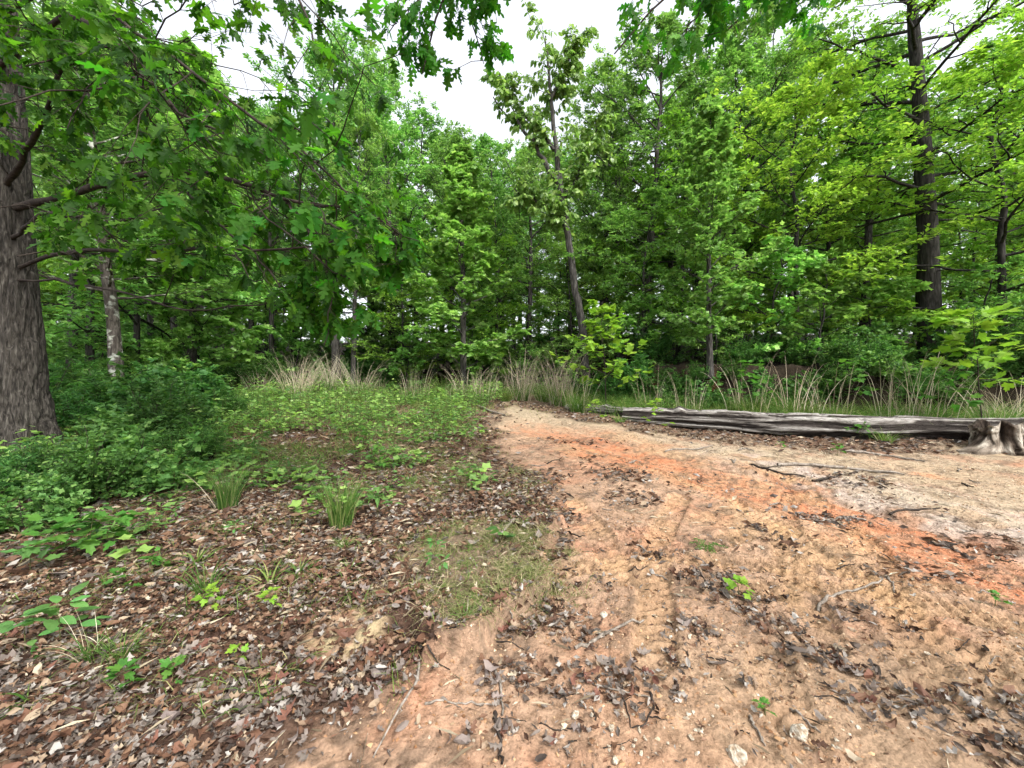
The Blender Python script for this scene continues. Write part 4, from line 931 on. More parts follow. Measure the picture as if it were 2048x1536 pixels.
x, y, rg = sow(60000, -4, 2, 1.8, 7, lambda x, y: turf_mask(x, y) * smooth(.3, .6, fbm(x * 7, y * 7, 82)) * (x < verge_x(y) + .4), 2)
a = Acc(); n = len(x); an = rg.random(n) * 6.28; sp = rg.uniform(.2, 1.4, n)
blade_strips(a, rg, np.stack([x, y, gz(x, y) - .004], 1), nrm(np.stack([np.cos(an) * sp, np.sin(an) * sp, np.ones(n)], 1)), rg.uniform(.03, .09, n), rg.uniform(.003, .0055, n), rg.uniform(.2, 1.2, n), seg=3)
x, y, rg = sow(70000, _fx - 1.1, _fx + 1.1, _fy - .9, _fy + 1.1, lambda x, y: turf_mask(x, y) * smooth(.42, .58, fbm(x * 5, y * 5, 86)) * smooth(.3, .5, fbm(x * 16, y * 16, 90)), 12)
n = len(x); an = rg.random(n) * 6.28; sp = rg.uniform(.2, 1.6, n)
blade_strips(a, rg, np.stack([x, y, gz(x, y) - .004], 1), nrm(np.stack([np.cos(an) * sp, np.sin(an) * sp, np.ones(n)], 1)), .02 + .12 * rg.random(n) ** 1.6, rg.uniform(.0026, .005, n), rg.uniform(.2, 1.3, n), seg=3)
x, y, rg = sow(60000, -9, 3, 5, 16, lambda x, y: np.maximum(verge_mask(x, y) * .6, smooth(9.5, 12, y) * .8) * smooth(.35, .6, fbm(x * 1.2, y * 1.2, 83)) * (x < verge_x(np.minimum(y, 13)) + 1.5), 3)
n = len(x); an = rg.random(n) * 6.28; sp = rg.uniform(.2, 1.2, n)
blade_strips(a, rg, np.stack([x, y, gz(x, y) - .004], 1), nrm(np.stack([np.cos(an) * sp, np.sin(an) * sp, np.ones(n)], 1)), rg.uniform(.05, .16, n), rg.uniform(.004, .008, n), rg.uniform(.2, 1.2, n), seg=3)
x, y, rg = sow(60000, -5, .6, 1.8, 7, lambda x, y: smooth(.45, .6, fbm(x * 2.6, y * 2.6, 87)) * smooth(.4, .55, fbm(x * 9, y * 9, 88)) * verge_mask(x, y) * .6, 13)
n = len(x); an = rg.random(n) * 6.28; sp = rg.uniform(.2, 1.2, n)
blade_strips(a, rg, np.stack([x, y, gz(x, y) - .004], 1), nrm(np.stack([np.cos(an) * sp, np.sin(an) * sp, np.ones(n)], 1)), rg.uniform(.05, .16, n), rg.uniform(.003, .006, n), rg.uniform(.2, 1.3, n), m=2, seg=3)
x, y, rg = sow(45000, -11, .6, 5.5, 15.5, lambda x, y: smooth(.48, .62, fbm(x * .8, y * .8, 89)) * smooth(.0, .8, verge_x(np.minimum(y, 13)) - x) * .55, 14)
n = len(x); an = rg.random(n) * 6.28; sp = rg.uniform(.1, .8, n)
blade_strips(a, rg, np.stack([x, y, gz(x, y) - .004], 1), nrm(np.stack([np.cos(an) * sp, np.sin(an) * sp, np.ones(n)], 1)), rg.uniform(.15, .45, n), rg.uniform(.005, .009, n), rg.uniform(.2, 1.1, n), m=2, seg=4)
x, y, rg = sow(40000, .5, 12, 4.5, 9, lambda x, y: smooth(.42, .62, fbm(x * 2.2, y * 2.2, 84)) * smooth(.4, 1.4, poly_st(RED, x, y)[1]) * .7, 4)
n = len(x); an = rg.random(n) * 6.28; sp = rg.uniform(.6, 2.4, n)
blade_strips(a, rg, np.stack([x, y, gz(x, y) - .004], 1), nrm(np.stack([np.cos(an) * sp, np.sin(an) * sp, np.ones(n)], 1)), rg.uniform(.03, .09, n), rg.uniform(.003, .006, n), rg.uniform(.2, 1.2, n), m=1, seg=3)
tag(link('thin_turf', a.mesh('thin_turf', [M_SPARSE, M_STRAW, M_GRASS])), 'thin fine turf on the ledge and along the track', 'grass', None, 'stuff')

# ------------------------------------------------------------------ leafy ground cover on the left verge
a = Acc()
x, y, rg = sow(7800, -9, .5, 3.2, 15, lambda x, y: verge_mask(x, y) * np.clip(smooth(2.9, 6.2, y + np.maximum(0, -x - 1.2) * .75) * smooth(.1, .9, verge_x(y) - x) * smooth(.42, .58, fbm(x * 1.2, y * 1.2, 91) + .012 * (y - 5)), 0, 1), 5)
n = len(x); hgt = rg.uniform(.05, .4, n) * (.6 + .7 * smooth(4, 9, y)) * rg.choice([1, 1, 1, 1.6], n); q = 7
z = gz(x, y); px_ = np.repeat(np.stack([x, y, z], 1), q, 0); th = rg.random(n * q) * 6.28; hh = np.repeat(hgt, q) * rg.uniform(.35, 1.05, n * q)
pos = px_ + np.stack([np.cos(th) * .03, np.sin(th) * .03, hh], 1)
D = nrm(np.stack([np.cos(th), np.sin(th), rg.uniform(-.3, .5, n * q)], 1)); N = nrm(UP + rg.normal(0, .35, D.shape))
kk = np.repeat(rg.integers(0, 3, n), q); ls_ = rg.uniform(.045, .1, n * q) * np.repeat(rg.uniform(.7, 1.4, n), q)
for j_, tp_ in enumerate([OVAL, TULIP_S, LANCE]): s = kk == j_; put_leaves(a, tp_, pos[s], D[s], N[s], ls_[s] * [1, 1.1, 1.3][j_], [0, 2, 0][j_])
st = np.stack([np.stack([x, y, z - .02], 1), np.stack([x + rg.normal(0, .02, n), y, z + hgt * .5], 1), np.stack([x + rg.normal(0, .03, n), y, z + hgt], 1)], 1)
tubes(a, st, np.full((n, 3), .0022), 3, 1)
tag(link('ground_cover', a.mesh('ground_cover', [M_HERB, M_STEM, M_TUL])), 'low leafy ground cover over the left verge', 'ground cover', None, 'stuff')

# ------------------------------------------------------------------ dead leaves
def curled(half, kx, ky, twist=0.0):
    V, T = strip_leaf(half, 0, 0); x, y = V[:, 0], V[:, 1] - .5
    X = np.sin(x * kx) / kx; Z = (1 - np.cos(x * kx)) / kx
    Yy = np.sin(y * ky) / ky; Z = Z + (1 - np.cos(y * ky)) / ky
    Z = Z + twist * x * y * 4
    return np.stack([X, Yy, Z - Z.min() * .5], 1), T
OAK6 = [(.01, 0), (.15, .16), (.06, .28), (.28, .42), (.09, .52), (.26, .7), (.09, .78), (0, 1)]
ELL5 = [(0, 0), (.16, .2), (.24, .5), (.15, .8), (0, 1)]
DEAD = [curled(OAK6, 2.5, 1.5, .2), curled(OAK6, 4.2, .8, .5), curled(OAK6, -3.2, 1.2, -.4), curled(OAK6, 1.2, 2.4, .6), curled(ELL5, 5, .9, .2), curled(ELL5, -3.5, 1.6, .5), curled(OAK6, 5.5, 2.2, -.5), curled(ELL5, 2, 2.6, .8)]
DEADM = [leaf_mesh('dead_leaf', t, M_LIT) for t in DEAD] + [leaf_mesh('dead_leaf', t, M_LITG) for t in DEAD]
DFAR = [(np.array(v, float), np.array([(4, 0, 1), (4, 1, 2), (4, 2, 3), (4, 3, 0)])) for v in ([[0, -.5, .12], [.22, .05, .16], [0, .5, .05], [-.22, 0, .1], [0, 0, 0]], [[0, -.5, -.1], [.25, .1, .1], [.05, .5, -.1], [-.25, -.1, -.12], [0, 0, .06]], [[.05, -.5, .2], [.16, .1, .02], [-.05, .5, .25], [-.28, 0, .2], [0, 0, 0]])]
def litter(x, y):
    v = verge_mask(x, y) * (1 - .93 * turf_mask(x, y)) * (.82 + .18 * smooth(.3, .55, fbm(x * 2.2, y * 2.2, 95)))
    yx, yy = gpx(690, 1270)
    v = v * (1 - .75 * smooth(1.2, .3, ((x - yx) / .24) ** 2 + ((y - yy) / .27) ** 2))
    return np.clip(np.maximum(np.maximum(v, drift(x, y) * .85), np.maximum(band_mask(x, y) * smooth(.5, 0, y - log_line(x)) * .8, .018)), 0, 1)
def lay(x, y, rg, lo, hi, zoff=.012, tilt=.5):
    n = len(x); z = gz(x, y) + rg.uniform(.002, zoff, n); th = rg.random(n) * 6.28
    D = np.stack([np.cos(th), np.sin(th), rg.normal(0, .25, n)], 1); N = UP + rg.normal(0, tilt, (n, 3))
    return np.stack([x, y, z], 1), nrm(D), nrm(N), lo + (hi - lo) * rg.random(n) ** 1.5
a = Acc()
x, y, rg = sow(118000, -6.0, 4.6, 1.2, 5.6, litter, 6)
pos, D, N, size = lay(x, y, rg, .022, .082, .03, .8)
size = np.where(rg.random(len(size)) < .035, rg.uniform(.085, .13, len(size)), size)
grey = rg.random(len(x)) < np.clip(.26 + .3 * smooth(2.4, 1.7, y) + .2 * (x > verge_x(y)), 0, .6)
app = np.where(in_view(pos), size / np.linalg.norm(pos - [0, 0, EYE], axis=1), 0); order = np.argsort(-app)
near = order[:300]; rest = order[300:]
vi = rg.integers(0, 8, len(x))
for j in range(8):
    for gflag in (0, 1):
        s = rest[(vi[rest] == j) & (grey[rest] == gflag)]; f_ = (pos[s][:, 1] > 2.9) | (size[s] < .046)
        put_leaves(a, DEAD[j], pos[s[~f_]], D[s[~f_]], N[s[~f_]], size[s[~f_]], int(gflag)); put_leaves(a, DFAR[j % 3], pos[s[f_]], D[s[f_]], N[s[f_]], size[s[f_]] * 1.15, int(gflag))
x, y, rg = sow(48000, -10, 14, 5.6, 14.5, lambda x, y: litter(x, y) * (.9 - .55 * smooth(8, 12, y) * (x < 0)), 7)
p2, D2, N2, s2 = lay(x, y, rg, .06, .14, .03, .6)
gm = rg.random(len(x)) < .25; DM4 = [(np.array([[0, -.5, .1], [.22, .05, .16], [0, .5, .12], [-.22, 0, .1], [0, 0, 0]], float), np.array([(4, 0, 1), (4, 1, 2), (4, 2, 3), (4, 3, 0)]))]
for f in (0, 1): s = gm == f; put_leaves(a, DM4[0], p2[s], D2[s], N2[s], s2[s], f)
tag(link('leaf_litter', a.mesh('leaf_litter', [M_LIT, M_LITG])), 'brown and grey dead leaf litter covering the ground', 'leaf litter', None, 'stuff')
for i in near:
    g = bool(grey[i]); cl = pos[i][0] > float(verge_x(pos[i][1]))
    o = link('dead_leaf', DEADM[vi[i] + (8 if g else 0)]); o.matrix_world = mat_from(pos[i], D[i], N[i], float(size[i]))
    tag(o, ('curled grey' if g else 'curled russet brown') + ' dead leaf ' + ('lying on the bare clay in the foreground' if cl else 'lying loose in the foreground leaf litter'), 'leaf', ('grey' if g else 'brown') + ' fallen leaves ' + ('on the clay' if cl else 'in the litter'))

# ------------------------------------------------------------------ stones, clods
import bmesh
def rock(seed):
    r = random.Random(seed); bm = bmesh.new()
    for _ in range(16):
        v = Vector((r.gauss(0, 1), r.gauss(0, 1), r.gauss(0, 1))).normalized(); bm.verts.new((v.x * r.uniform(.7, 1), v.y * r.uniform(.5, .8), v.z * r.uniform(.4, .65)))
    bmesh.ops.convex_hull(bm, input=bm.verts); bmesh.ops.delete(bm, geom=[v for v in bm.verts if not v.link_faces], context='VERTS')
    bmesh.ops.bevel(bm, geom=list(bm.edges), offset=.06, segments=1, affect='EDGES')
    me = bpy.data.meshes.new('stone'); bm.to_mesh(me); bm.free(); return me
def stone_mat(name, stops):
    m, N, L = new_mat(name); o = N.new('ShaderNodeOutputMaterial'); p = N.new('ShaderNodeBsdfPrincipled'); p.inputs['Roughness'].default_value = .85; p.inputs['Specular IOR Level'].default_value = .2
    oi = N.new('ShaderNodeObjectInfo'); ge = N.new('ShaderNodeNewGeometry'); ad = N.new('ShaderNodeMath'); ad.operation = 'ADD'; L.new(oi.outputs['Random'], ad.inputs[0]); L.new(ge.outputs['Random Per Island'], ad.inputs[1])
    fr = N.new('ShaderNodeMath'); fr.operation = 'FRACT'; L.new(ad.outputs[0], fr.inputs[0]); r = ramp(N, stops); L.new(fr.outputs[0], r.inputs['Fac'])
    tc = N.new('ShaderNodeTexCoord'); n = N.new('ShaderNodeTexNoise'); n.inputs['Scale'].default_value = 3; n.inputs['Detail'].default_value = 6; L.new(tc.outputs['Object'], n.inputs['Vector'])
    r2 = ramp(N, [(.35, (.62, .52, .42)), (.6, (1.1, 1.1, 1.1))]); L.new(n.outputs['Fac'], r2.inputs['Fac'])
    mu = N.new('ShaderNodeMixRGB'); mu.blend_type = 'MULTIPLY'; mu.inputs[0].default_value = 1; L.new(r.outputs[0], mu.inputs[1]); L.new(r2.outputs[0], mu.inputs[2]); L.new(mu.outputs[0], p.inputs['Base Color'])
    b = N.new('ShaderNodeBump'); b.inputs['Strength'].default_value = .5; b.inputs['Distance'].default_value = .1; L.new(n.outputs['Fac'], b.inputs['Height']); L.new(b.outputs[0], p.inputs['Normal']); L.new(p.outputs[0], o.inputs[0]); return m
M_STONE = stone_mat('pale_stone', [(0, (.36, .31, .24)), (.5, (.46, .41, .33)), (1, (.58, .54, .46))])
M_CLOD = stone_mat('clay_clod', [(0, (.16, .09, .05)), (.4, (.28, .16, .09)), (.8, (.38, .25, .14)), (1, (.46, .38, .28))])
ROCKS = [rock(i) for i in range(8)]
for me in ROCKS: me.materials.append(M_STONE)
rg = np.random.default_rng(55)
BIG = [(1102, 1248, 22, 'pale stone right of the crumbling turf edge'), (1208, 1247, 22, 'pale flat stone behind the forked stick'), (1172, 1244, 14, 'small stone left of the pale flat stone'), (1195, 1280, 18, 'pale stone beside the forked stick on red clay'),
       (1600, 1480, 44, 'largest pale stone in the lower right foreground'), (1470, 1525, 52, 'big wedge shaped stone at the bottom edge'), (1383, 1490, 18, 'rounded stone left of the wedge stone'), (1225, 1478, 24, 'upright pale stone in the foreground pebbles'),
       (1150, 1445, 26, 'pale stone lying in the foreground litter'), (1230, 1540, 26, 'stone at the bottom edge below the pebbles'), (1675, 985, 16, 'small white stone on the red strip'), (1522, 1100, 15, 'small white stone beside the tyre mark'),
       (1855, 1312, 14, 'pale chip on the ochre clay at right'), (1340, 1282, 12, 'small white stone by the grey leaf drift'), (1380, 1290, 13, 'narrow stone right of the grey leaf drift'), (1310, 1388, 14, 'pale stone at the end of the curved twig'), (912, 1452, 12, 'small stone left of the upright stick'), (1465, 1060, 10, 'tiny pale stone on the far tyre mark'), (1770, 1070, 11, 'white pebble on the red clay slope')]
def put_stone(px, py, wpx, lb, group=None):
    x, y = gpx(px, py); s = wpx / F * y * .55
    o = link('stone', ROCKS[int(rg.integers(8))], None, (x, y, gz1(x, y) + s * .12)); o.rotation_euler = (rg.normal(0, .3), rg.normal(0, .3), rg.random() * 6); o.scale = (s, s, s)
    tag(o, lb, 'stone', group)
for b in BIG: put_stone(*b)
for i in range(95):
    c = [(1260, 1490, 130, 45), (1560, 1490, 90, 40), (1180, 1400, 120, 60), (1450, 1440, 150, 50), (1300, 1280, 160, 50), (1700, 1480, 200, 40), (950, 1480, 120, 40)][int(rg.choice(7, p=[.3, .15, .12, .18, .1, .1, .05]))]
    px = c[0] + rg.normal(0, c[2] * .6); py = min(1550, c[1] + rg.normal(0, c[3] * .6)); put_stone(px, py, rg.uniform(6, 15), 'small pale pebble on the foreground clay', 'foreground pebbles')
OCT = np.array([[1, 0, 0], [-1, 0, 0], [0, 1, 0], [0, -1, 0], [0, 0, .7], [0, 0, -.7]], float); OCF = np.array([(0, 2, 4), (2, 1, 4), (1, 3, 4), (3, 0, 4), (2, 0, 5), (1, 2, 5), (3, 1, 5), (0, 3, 5)])
x, y, rg = sow(62000, -2, 6, 1.2, 6, lambda x, y: (1 - .7 * verge_mask(x, y)) * smooth(.3, .62, fbm(x * 2.6, y * 2.6, 99)) * smooth(6, 2, y), 8)
n = len(x); s = .0025 + .0115 * rg.random(n) ** 3.5; a = Acc()
V = OCT[None] * (s[:, None, None] * rg.uniform(.6, 1.3, (n, 6, 1))); V = V + rg.normal(0, .2, V.shape) * s[:, None, None] + np.stack([x, y, gz(x, y)], 1)[:, None]
a.add(V.reshape(-1, 3), tris=(OCF[None] + (np.arange(n) * 6)[:, None, None]).reshape(-1, 3)); tag(link('clay_crumbs', a.mesh('clay_crumbs', M_CLOD)), 'small clay crumbs and grit strewn over the track', 'grit', None, 'stuff')

x, y, rg = sow(70000, -2.5, 8, 1.15, 8, lambda x, y: np.clip(.12 + .8 * smooth(.42, .62, fbm(x * 3.1, y * 3.1, 111)), 0, 1) * (1 - .8 * verge_mask(x, y)), 9)
a = Acc(); p3, D3, N3, s3 = lay(x, y, rg, .008, .04, .008, .35); gm = rg.random(len(x)) < .4
for f in (0, 1): s = gm == f; put_leaves(a, (LANCE[0] * [1.2, 1, 1], LANCE[1]), p3[s], D3[s], N3[s], s3[s], f)
x, y, rg = sow(14000, -6, 5, 1.15, 6.5, lambda x, y: np.clip(.75 * verge_mask(x, y) + .12, 0, 1), 15)
p3, D3, N3, s3 = lay(x, y, rg, .03, .16, .03, .5)
put_leaves(a, (LANCE[0] * [.07, 1, 1], LANCE[1]), p3, D3, N3, s3, 2)
tag(link('leaf_crumbs', a.mesh('leaf_crumbs', [M_LIT, M_LITG, M_OLDSTRAW])), 'broken bits of dead leaf and bark strewn over the clay', 'debris', None, 'stuff')

# ------------------------------------------------------------------ sticks and twigs
def stick(px_pts, dia_px, lb, group=None, mat=None, forks=1, seed=0):
    rg = np.random.default_rng(seed); pts = []
    for i, (a_, b_) in enumerate(px_pts):
        x, y = gpx(a_, b_); pts.append((x, y, gz1(x, y)))
    Y = pts[0][1]; r = dia_px / F * Y * .5; P = resample(pts, 14, r * .35, seed)
    P[:, 2] = np.maximum(P[:, 2], gz(P[:, 0], P[:, 1])) + r * .8; base = P[0].copy(); P = P - base
    ac = Acc(); rr = np.linspace(r, r * .5, 14) * (1 + .2 * rg.normal(0, 1, 14).clip(-1, 1)); tubes(ac, P, rr, 6)
    for f in range(forks):
        i = int(rg.integers(4, 11)); d = nrm(P[i + 1] - P[i]) + rg.normal(0, .5, 3) * [1, 1, .25]; L = np.linalg.norm(P[-1]) * rg.uniform(.12, .3)
        s = np.linspace(0, 1, 6)[:, None]; tubes(ac, P[i] + nrm(d) * L * s + rg.normal(0, .01, (6, 3)) * s, np.linspace(r * .5, r * .2, 6), 4)
    tag(link('stick', ac.mesh('stick', mat or M_STICK), None, base), lb, 'stick', group)
ST = [([(1150, 1316), (1185, 1297), (1215, 1280), (1250, 1264), (1288, 1250)], 9, 'forked grey stick lying on red clay right of centre', 3), ([(990, 1105), (1010, 1078), (1030, 1055), (1046, 1022)], 9, 'crooked grey stick on the turf above the ledge', 1),
      ([(985, 1352), (1000, 1385), (1003, 1415), (1006, 1445)], 7, 'short pale stick standing out in the lower middle', 0), ([(990, 1440), (995, 1480), (1005, 1540)], 8, 'dark stick running to the bottom edge', 1),
      ([(838, 1350), (832, 1400), (800, 1440), (770, 1490), (745, 1536)], 6, 'long bent twig in the lower left of centre', 1), ([(850, 1432), (920, 1425), (975, 1428), (1000, 1428)], 5, 'thin twig lying crosswise below the ledge', 2),
      ([(600, 1372), (680, 1368), (760, 1360)], 5, 'thin grey twig at the lower edge of the ochre patch', 1), ([(1555, 935), (1640, 938), (1720, 943), (1812, 955)], 7, 'long straight stick across the upper track', 1), ([(1500, 930), (1560, 950), (1612, 956)], 5, 'dark stick left of the long straight stick', 1),
      ([(1625, 965), (1680, 955), (1715, 948)], 5, 'dark short stick under the long straight stick', 0), ([(1636, 1222), (1655, 1200), (1700, 1185), (1765, 1172)], 7, 'curved pale twig on ochre clay right of centre', 0), ([(1770, 1150), (1785, 1170), (1788, 1192)], 5, 'short bent twig above the curved pale twig', 0),
      ([(1650, 1030), (1700, 1022), (1735, 1030)], 7, 'grey stick lying on the red strip', 1), ([(1780, 1020), (1830, 1018), (1880, 1014)], 5, 'thin dark twig right of the grey stick', 1), ([(1860, 1070), (1900, 1080), (1935, 1095)], 5, 'thin dark twig low on the red slope', 0),
      ([(1300, 1400), (1310, 1430), (1290, 1465), (1265, 1472)], 5, 'curved dark twig beside the foreground pebbles', 0), ([(1160, 1380), (1230, 1400), (1300, 1412)], 5, 'thin straight twig in the lower middle drift', 1), ([(1500, 1440), (1520, 1480), (1530, 1500)], 6, 'short pale twig beside the largest stone', 1),
      ([(1240, 1395), (1255, 1440), (1262, 1470)], 4, 'thin dark twig leaning to the pebbles', 0), ([(1580, 1420), (1610, 1450), (1640, 1478)], 5, 'pale splinter in the lower right', 0), ([(1330, 905), (1390, 900), (1425, 893)], 4, 'small twig on the upper clay by the sapling', 0),
      ([(570, 1222), (640, 1210), (670, 1180)], 5, 'bent twig in the litter above the ochre patch', 0), ([(350, 1330), (400, 1300), (440, 1275)], 5, 'long pale straw lying in the left litter', 0), ([(525, 1355), (540, 1320), (555, 1290)], 5, 'thin bent stem in the lower left litter', 0), ([(1690, 905), (1760, 910), (1850, 925)], 6, 'weathered branch on straw ground left of the stump', 1), ([(930, 805), (975, 828), (1010, 838)], 5, 'pale branch at the top of the track', 1)]
for i, (p, d, lb, f) in enumerate(ST): stick(p, d, lb, None, M_TWIG if 'dark' in lb else M_STICK, f, 400 + i)
rg = np.random.default_rng(66)
for i in range(90):
    px = rg.uniform(700, 2000); py = 900 + 620 * rg.random() ** 1.2; an = rg.uniform(-.7, .7); L = rg.uniform(20, 80) * (.35 + .65 * (py - 850) / 650)
    if px < 1000 and py < 1300: continue
    stick([(px, py), (px + L * .5 * math.cos(an), py + L * .25 * math.sin(an) + rg.normal(0, 4)), (px + L * math.cos(an), py + L * .5 * math.sin(an))], rg.uniform(2, 3.6), 'thin dry twig strewn on the clay track', 'thin twigs strewn on the clay', M_TWIG if rg.random() < .6 else M_STICK, int(rg.random() < .4), 500 + i)

# ------------------------------------------------------------------ saplings and seedlings with leaves one can pick out
M_SAPM = [leaf_mesh('tulip_leaf', TULIP, M_SAP)]; M_MAPM = [leaf_mesh('maple_leaf', MAPLE, M_SAP)]
M_HERBM = [leaf_mesh('maple_leaf', MAPLE, M_HERB)]; M_OVM = [leaf_mesh('oval_leaf', OVAL, M_HERB)]
M_FRESH = leaf_mat('fresh_green', [(0, (.05, .15, .025)), (1, (.09, .21, .035))], .4, (1.3, 1.4, .8), objvar=.15); M_FRM = [leaf_mesh('maple_leaf', MAPLE, M_FRESH)]
def sapling(name, label, x, y, H, nb, blen, elev, leaves, lmesh, lsize, seed, cb=.25, cat='sapling', group=None, lean=(0, 0), droop=.2, n_lf=7):
    rg = np.random.default_rng(seed); base = np.array([x, y, gz1(x, y)]); root = thing(name, label, cat, base, 0, 1, group)
    s = np.linspace(0, 1, 12)[:, None]; P = s * np.array([lean[0] * H, lean[1] * H, H]) + np.cumsum(rg.normal(0, .012 * H, (12, 3)) * [1, 1, 0], 0) * s; P[0, 2] -= .03
    ac = Acc(); r0 = max(.003, .0065 * H); rad = np.linspace(r0, r0 * .3, 12); tubes(ac, P, rad, 6)
    u = np.linspace(cb, .97, nb); o, T, _ = at(P[None], u[None]); o = o[0]; az = np.arange(nb) * 2.39996 + rg.normal(0, .3, nb); el = elev + .5 * u + rg.normal(0, .12, nb)
    ln = blen * (1.15 - u * .8) * rg.uniform(.75, 1.2, nb)
    D = np.stack([np.cos(az) * np.cos(el), np.sin(az) * np.cos(el), np.sin(el)], 1); st = np.linspace(0, 1, 6)[None, :, None]
    B = o[:, None] + ln[:, None, None] * (D[:, None] * st + rg.normal(0, .03, (nb, 6, 3)) * st); tubes(ac, B, np.full((nb, 1), r0 * .4) * np.linspace(1, .4, 6), 4)
    lo, lD, lN = twig_leaves(rg, B, n_lf, .3, droop, .3, .75)
    tip = P[-1] + np.zeros((5, 3)); th = rg.random(5) * 6.28; lo = np.concatenate([lo, tip]); lD = np.concatenate([lD, nrm(np.stack([np.cos(th), np.sin(th), np.full(5, .3)], 1))]); lN = np.concatenate([lN, nrm(UP + rg.normal(0, .3, (5, 3)))])
    pet = rg.uniform(.2, .5, (len(lo), 1)) * lsize; e = lo + lD * pet
    tubes(ac, np.stack([lo, (lo + e) / 2, e], 1), np.full((len(lo), 3), max(.0012, r0 * .12)), 3)
    link('stem', ac.mesh(name + '_stem', M_STEM if H < 1 else M_TWIG), root)
    leaf_parts(root, lmesh, e + base, lD, lN, lsize * rg.uniform(.7, 1.2, len(e)), base, rg)
X, Y_ = gpx(1212, 826); sapling('tulip_sapling', 'bright yellow green tulip sapling at the left end of the log', X, Y_, 2.65, 18, 1.35, .3, 0, M_SAPM, .215, 1, .2, n_lf=15)
sapling('maple_sapling', 'bright yellow green maple sapling at the right edge behind the stump', gx_at(1965, 7.9), 7.9, 2.3, 12, 1.15, .02, 0, M_MAPM, .25, 2, .45, n_lf=10)
sapling('maple_sapling', 'small leafy maple shoot below the large maple sapling', gx_at(1890, 8.1), 8.1, 1.1, 6, .6, .05, 0, M_FRM, .17, 3, .5, n_lf=7)
sapling('tulip_sapling', 'small tulip sapling behind the log under the dark bank', gx_at(1500, 9.3), 9.3, 1.3, 7, .6, .2, 0, M_FRM, .16, 4, .4, n_lf=6)
sapling('tulip_sapling', 'leafy shoot behind the log right of the dark earth hollow', gx_at(1700, 9.3), 9.3, 1.4, 6, .6, .05, 0, M_FRM, .16, 5, .5, n_lf=6)
sapling('tulip_sapling', 'small low shoot at the foot of the log left end', *gpx(1190, 850), .45, 4, .3, .3, 0, M_SAPM, .11, 6, .3, n_lf=4)
sapling('seedling', 'reddish leafy seedling in front of the log left end', *gpx(1312, 868), .62, 6, .3, .4, 0, M_SAPM, .1, 7, .2, n_lf=5)
SD = [(215, 1100, .33, 6, .28, M_FRM, .16, 'large maple seedling with broad bright leaves at the left'), (110, 1125, .3, 5, .26, M_FRM, .15, 'second maple seedling left of the large one'), (60, 1150, .24, 4, .2, M_HERBM, .13, 'maple seedling at the left edge of the view'),
      (250, 1385, .1, 3, .07, M_SAPM and M_FRM, .075, 'bright green maple seedling in the lower left litter'), (345, 1370, .1, 3, .06, M_FRM, .06, 'small maple seedling right of the lower left one'), (415, 1225, .14, 4, .08, M_MAPM, .065, 'yellow green seedling below the left grass tuft'),
      (540, 1235, .15, 4, .08, M_MAPM, .06, 'yellow green seedling in the litter by the ochre patch'), (235, 1190, .14, 4, .09, M_FRM, .075, 'pale maple seedling in the left litter'), (305, 1150, .14, 4, .1, M_FRM, .07, 'seedling with toothed leaves above the left litter'),
      (120, 1290, .22, 4, .16, M_OVM, .13, 'dark broad leaved seedling in the lower left'), (50, 1310, .2, 3, .14, M_OVM, .11, 'broad leaved seedling at the lower left edge'), (350, 1040, .2, 4, .12, M_OVM, .07, 'three leaved vine shoot at the shrub edge'),
      (470, 1080, .16, 4, .1, M_OVM, .07, 'oval leaved shoot in the litter left of the rushes'), (470, 1330, .08, 2, .05, M_MAPM, .045, 'tiny yellowish seedling in the lower litter'), (870, 1190, .3, 5, .08, M_OVM, .06, 'thin stemmed plant with dark leaves on the turf ledge'),
      (1478, 1205, .1, 3, .07, M_SAPM, .075, 'bright green seedling alone on the clay'), (1990, 1215, .08, 2, .05, M_FRM, .05, 'small green sprout on the clay at right'), (1675, 910, .2, 4, .12, M_FRM, .08, 'small seedling on straw ground before the log'), (760, 940, .35, 5, .14, M_FRM, .09, 'upright leafy herb beside the track'),
      (720, 900, .45, 6, .18, M_FRM, .09, 'taller leafy herb on the green verge'), (1720, 880, .3, 6, .28, M_FRM, .11, 'spreading green fern-like shoot against the log'), (1560, 905, .16, 3, .1, M_FRM, .07, 'small shoot on the leaf band before the log'), (1530, 1440, .05, 2, .04, M_FRM, .04, 'tiny green sprout beside the largest stone')]
for i, (px, py, H, nb, bl, lm, ls, lb) in enumerate(SD):
    x, y = gpx(px, py); sapling('seedling', lb, x, y, H * .85, nb, bl * .85, .1, 0, lm, ls * .78, 600 + i, .35, 'seedling', None, n_lf=3 if H < .3 else 5)
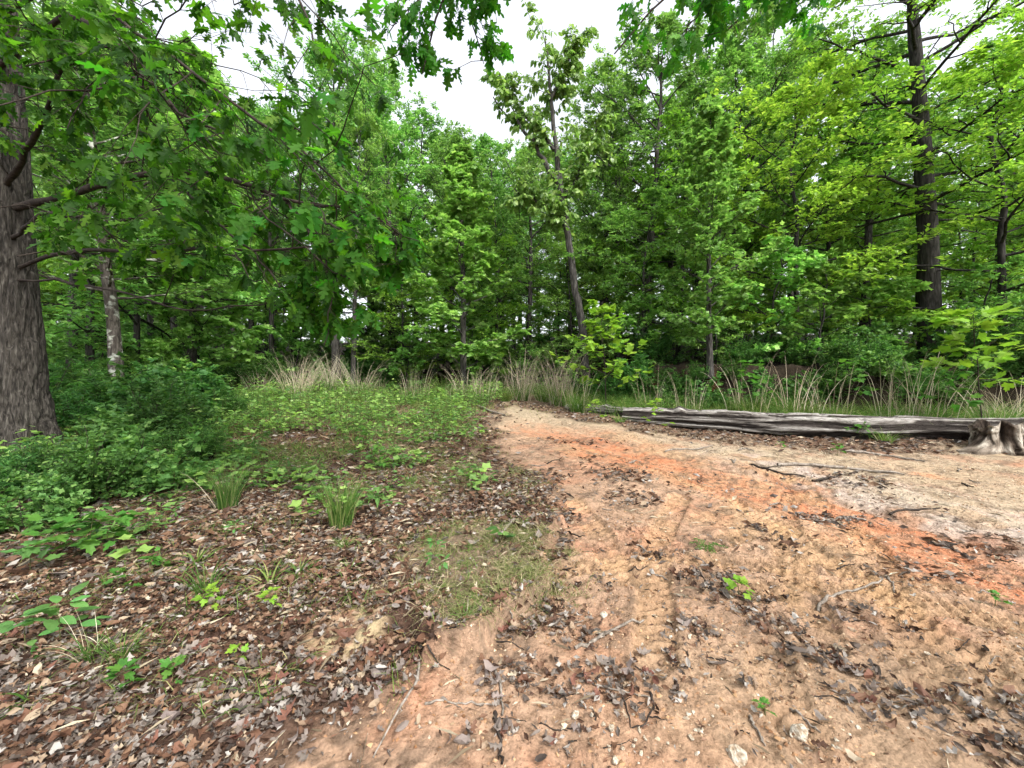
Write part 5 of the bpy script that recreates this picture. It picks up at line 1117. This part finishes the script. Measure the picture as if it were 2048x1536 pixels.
# low feathery plant on the clay
def feather(label, px, py):
    rg = np.random.default_rng(4); x, y = gpx(px, py); base = np.array([x, y, gz1(x, y)]); root = thing('feathery_plant', label, 'plant', base)
    for k in range(7):
        an = k * .9 + rg.normal(0, .2); L = rg.uniform(.1, .17); s = np.linspace(0, 1, 14)[:, None]
        P = s * np.array([math.cos(an) * L, math.sin(an) * L, .05]) - UP * .05 * s ** 2 + UP * .05; ac = Acc(); tubes(ac, P, np.full(14, .0012), 3, 1)
        o, D, N = twig_leaves(rg, P[None], 26, .1, 0, .12, 1.2); put_leaves(ac, LANCE, o, D, N, .03); link('frond', ac.mesh('frond', [M_FRESH, M_STEM]), root)
feather('low feathery green plant on the bare clay', 1415, 1100)

# ------------------------------------------------------------------ wildflowers on the verge
def flower(label, px, py, Y, h, col, name):
    m, N, L = new_mat(name + '_petals'); o = N.new('ShaderNodeOutputMaterial'); p = N.new('ShaderNodeBsdfPrincipled'); p.inputs['Base Color'].default_value = (*col, 1); p.inputs['Roughness'].default_value = .6; L.new(p.outputs[0], o.inputs[0])
    rg = np.random.default_rng(int(px)); x = gx_at(px, Y); base = np.array([x, Y, gz1(x, Y)]); root = thing('wildflower', label, 'flower', base)
    a = Acc(); tubes(a, np.array([[0, 0, -.02], [.01, 0, h * .5], [0, .01, h]]), np.full(3, .003), 4); o, D, Nn = twig_leaves(rg, np.array([[[0, 0, 0], [.01, 0, h * .5], [0, 0, h * .8]]]), 8, .1, 0, .3, 1); a2 = Acc(); put_leaves(a2, LANCE, o, D, Nn, .07); link('stem', a.mesh('stem', M_STEM), root); link('leaves', a2.mesh('leaves', M_HERB), root)
    b = Acc()
    for k in range(4):
        c = np.array([rg.normal(0, .03), rg.normal(0, .03), h + rg.normal(0, .02)]); th = np.arange(6) * 1.047; put_leaves(b, OVAL, np.repeat(c[None], 6, 0), np.stack([np.cos(th), np.sin(th), np.full(6, .25)], 1), np.repeat(UP[None], 6, 0), .032)
    link('blossom', b.mesh('blossom', m), root)
for px, py, Y, h, c, lb in [(645, 820, 9.5, .5, (.75, .42, .02), 'orange yellow wildflower on the green verge'), (752, 790, 11.5, .55, (.7, .5, .03), 'yellow wildflower below the nodding grass'), (735, 815, 10, .42, (.75, .75, .72), 'white wildflower on the verge near the track'), (600, 812, 11, .45, (.75, .75, .72), 'white wildflower before the straw clump'), (690, 806, 11, .45, (.72, .74, .72), 'small white wildflower in the middle of the verge')]:
    flower(lb, px, py, Y, h, c, 'flower')
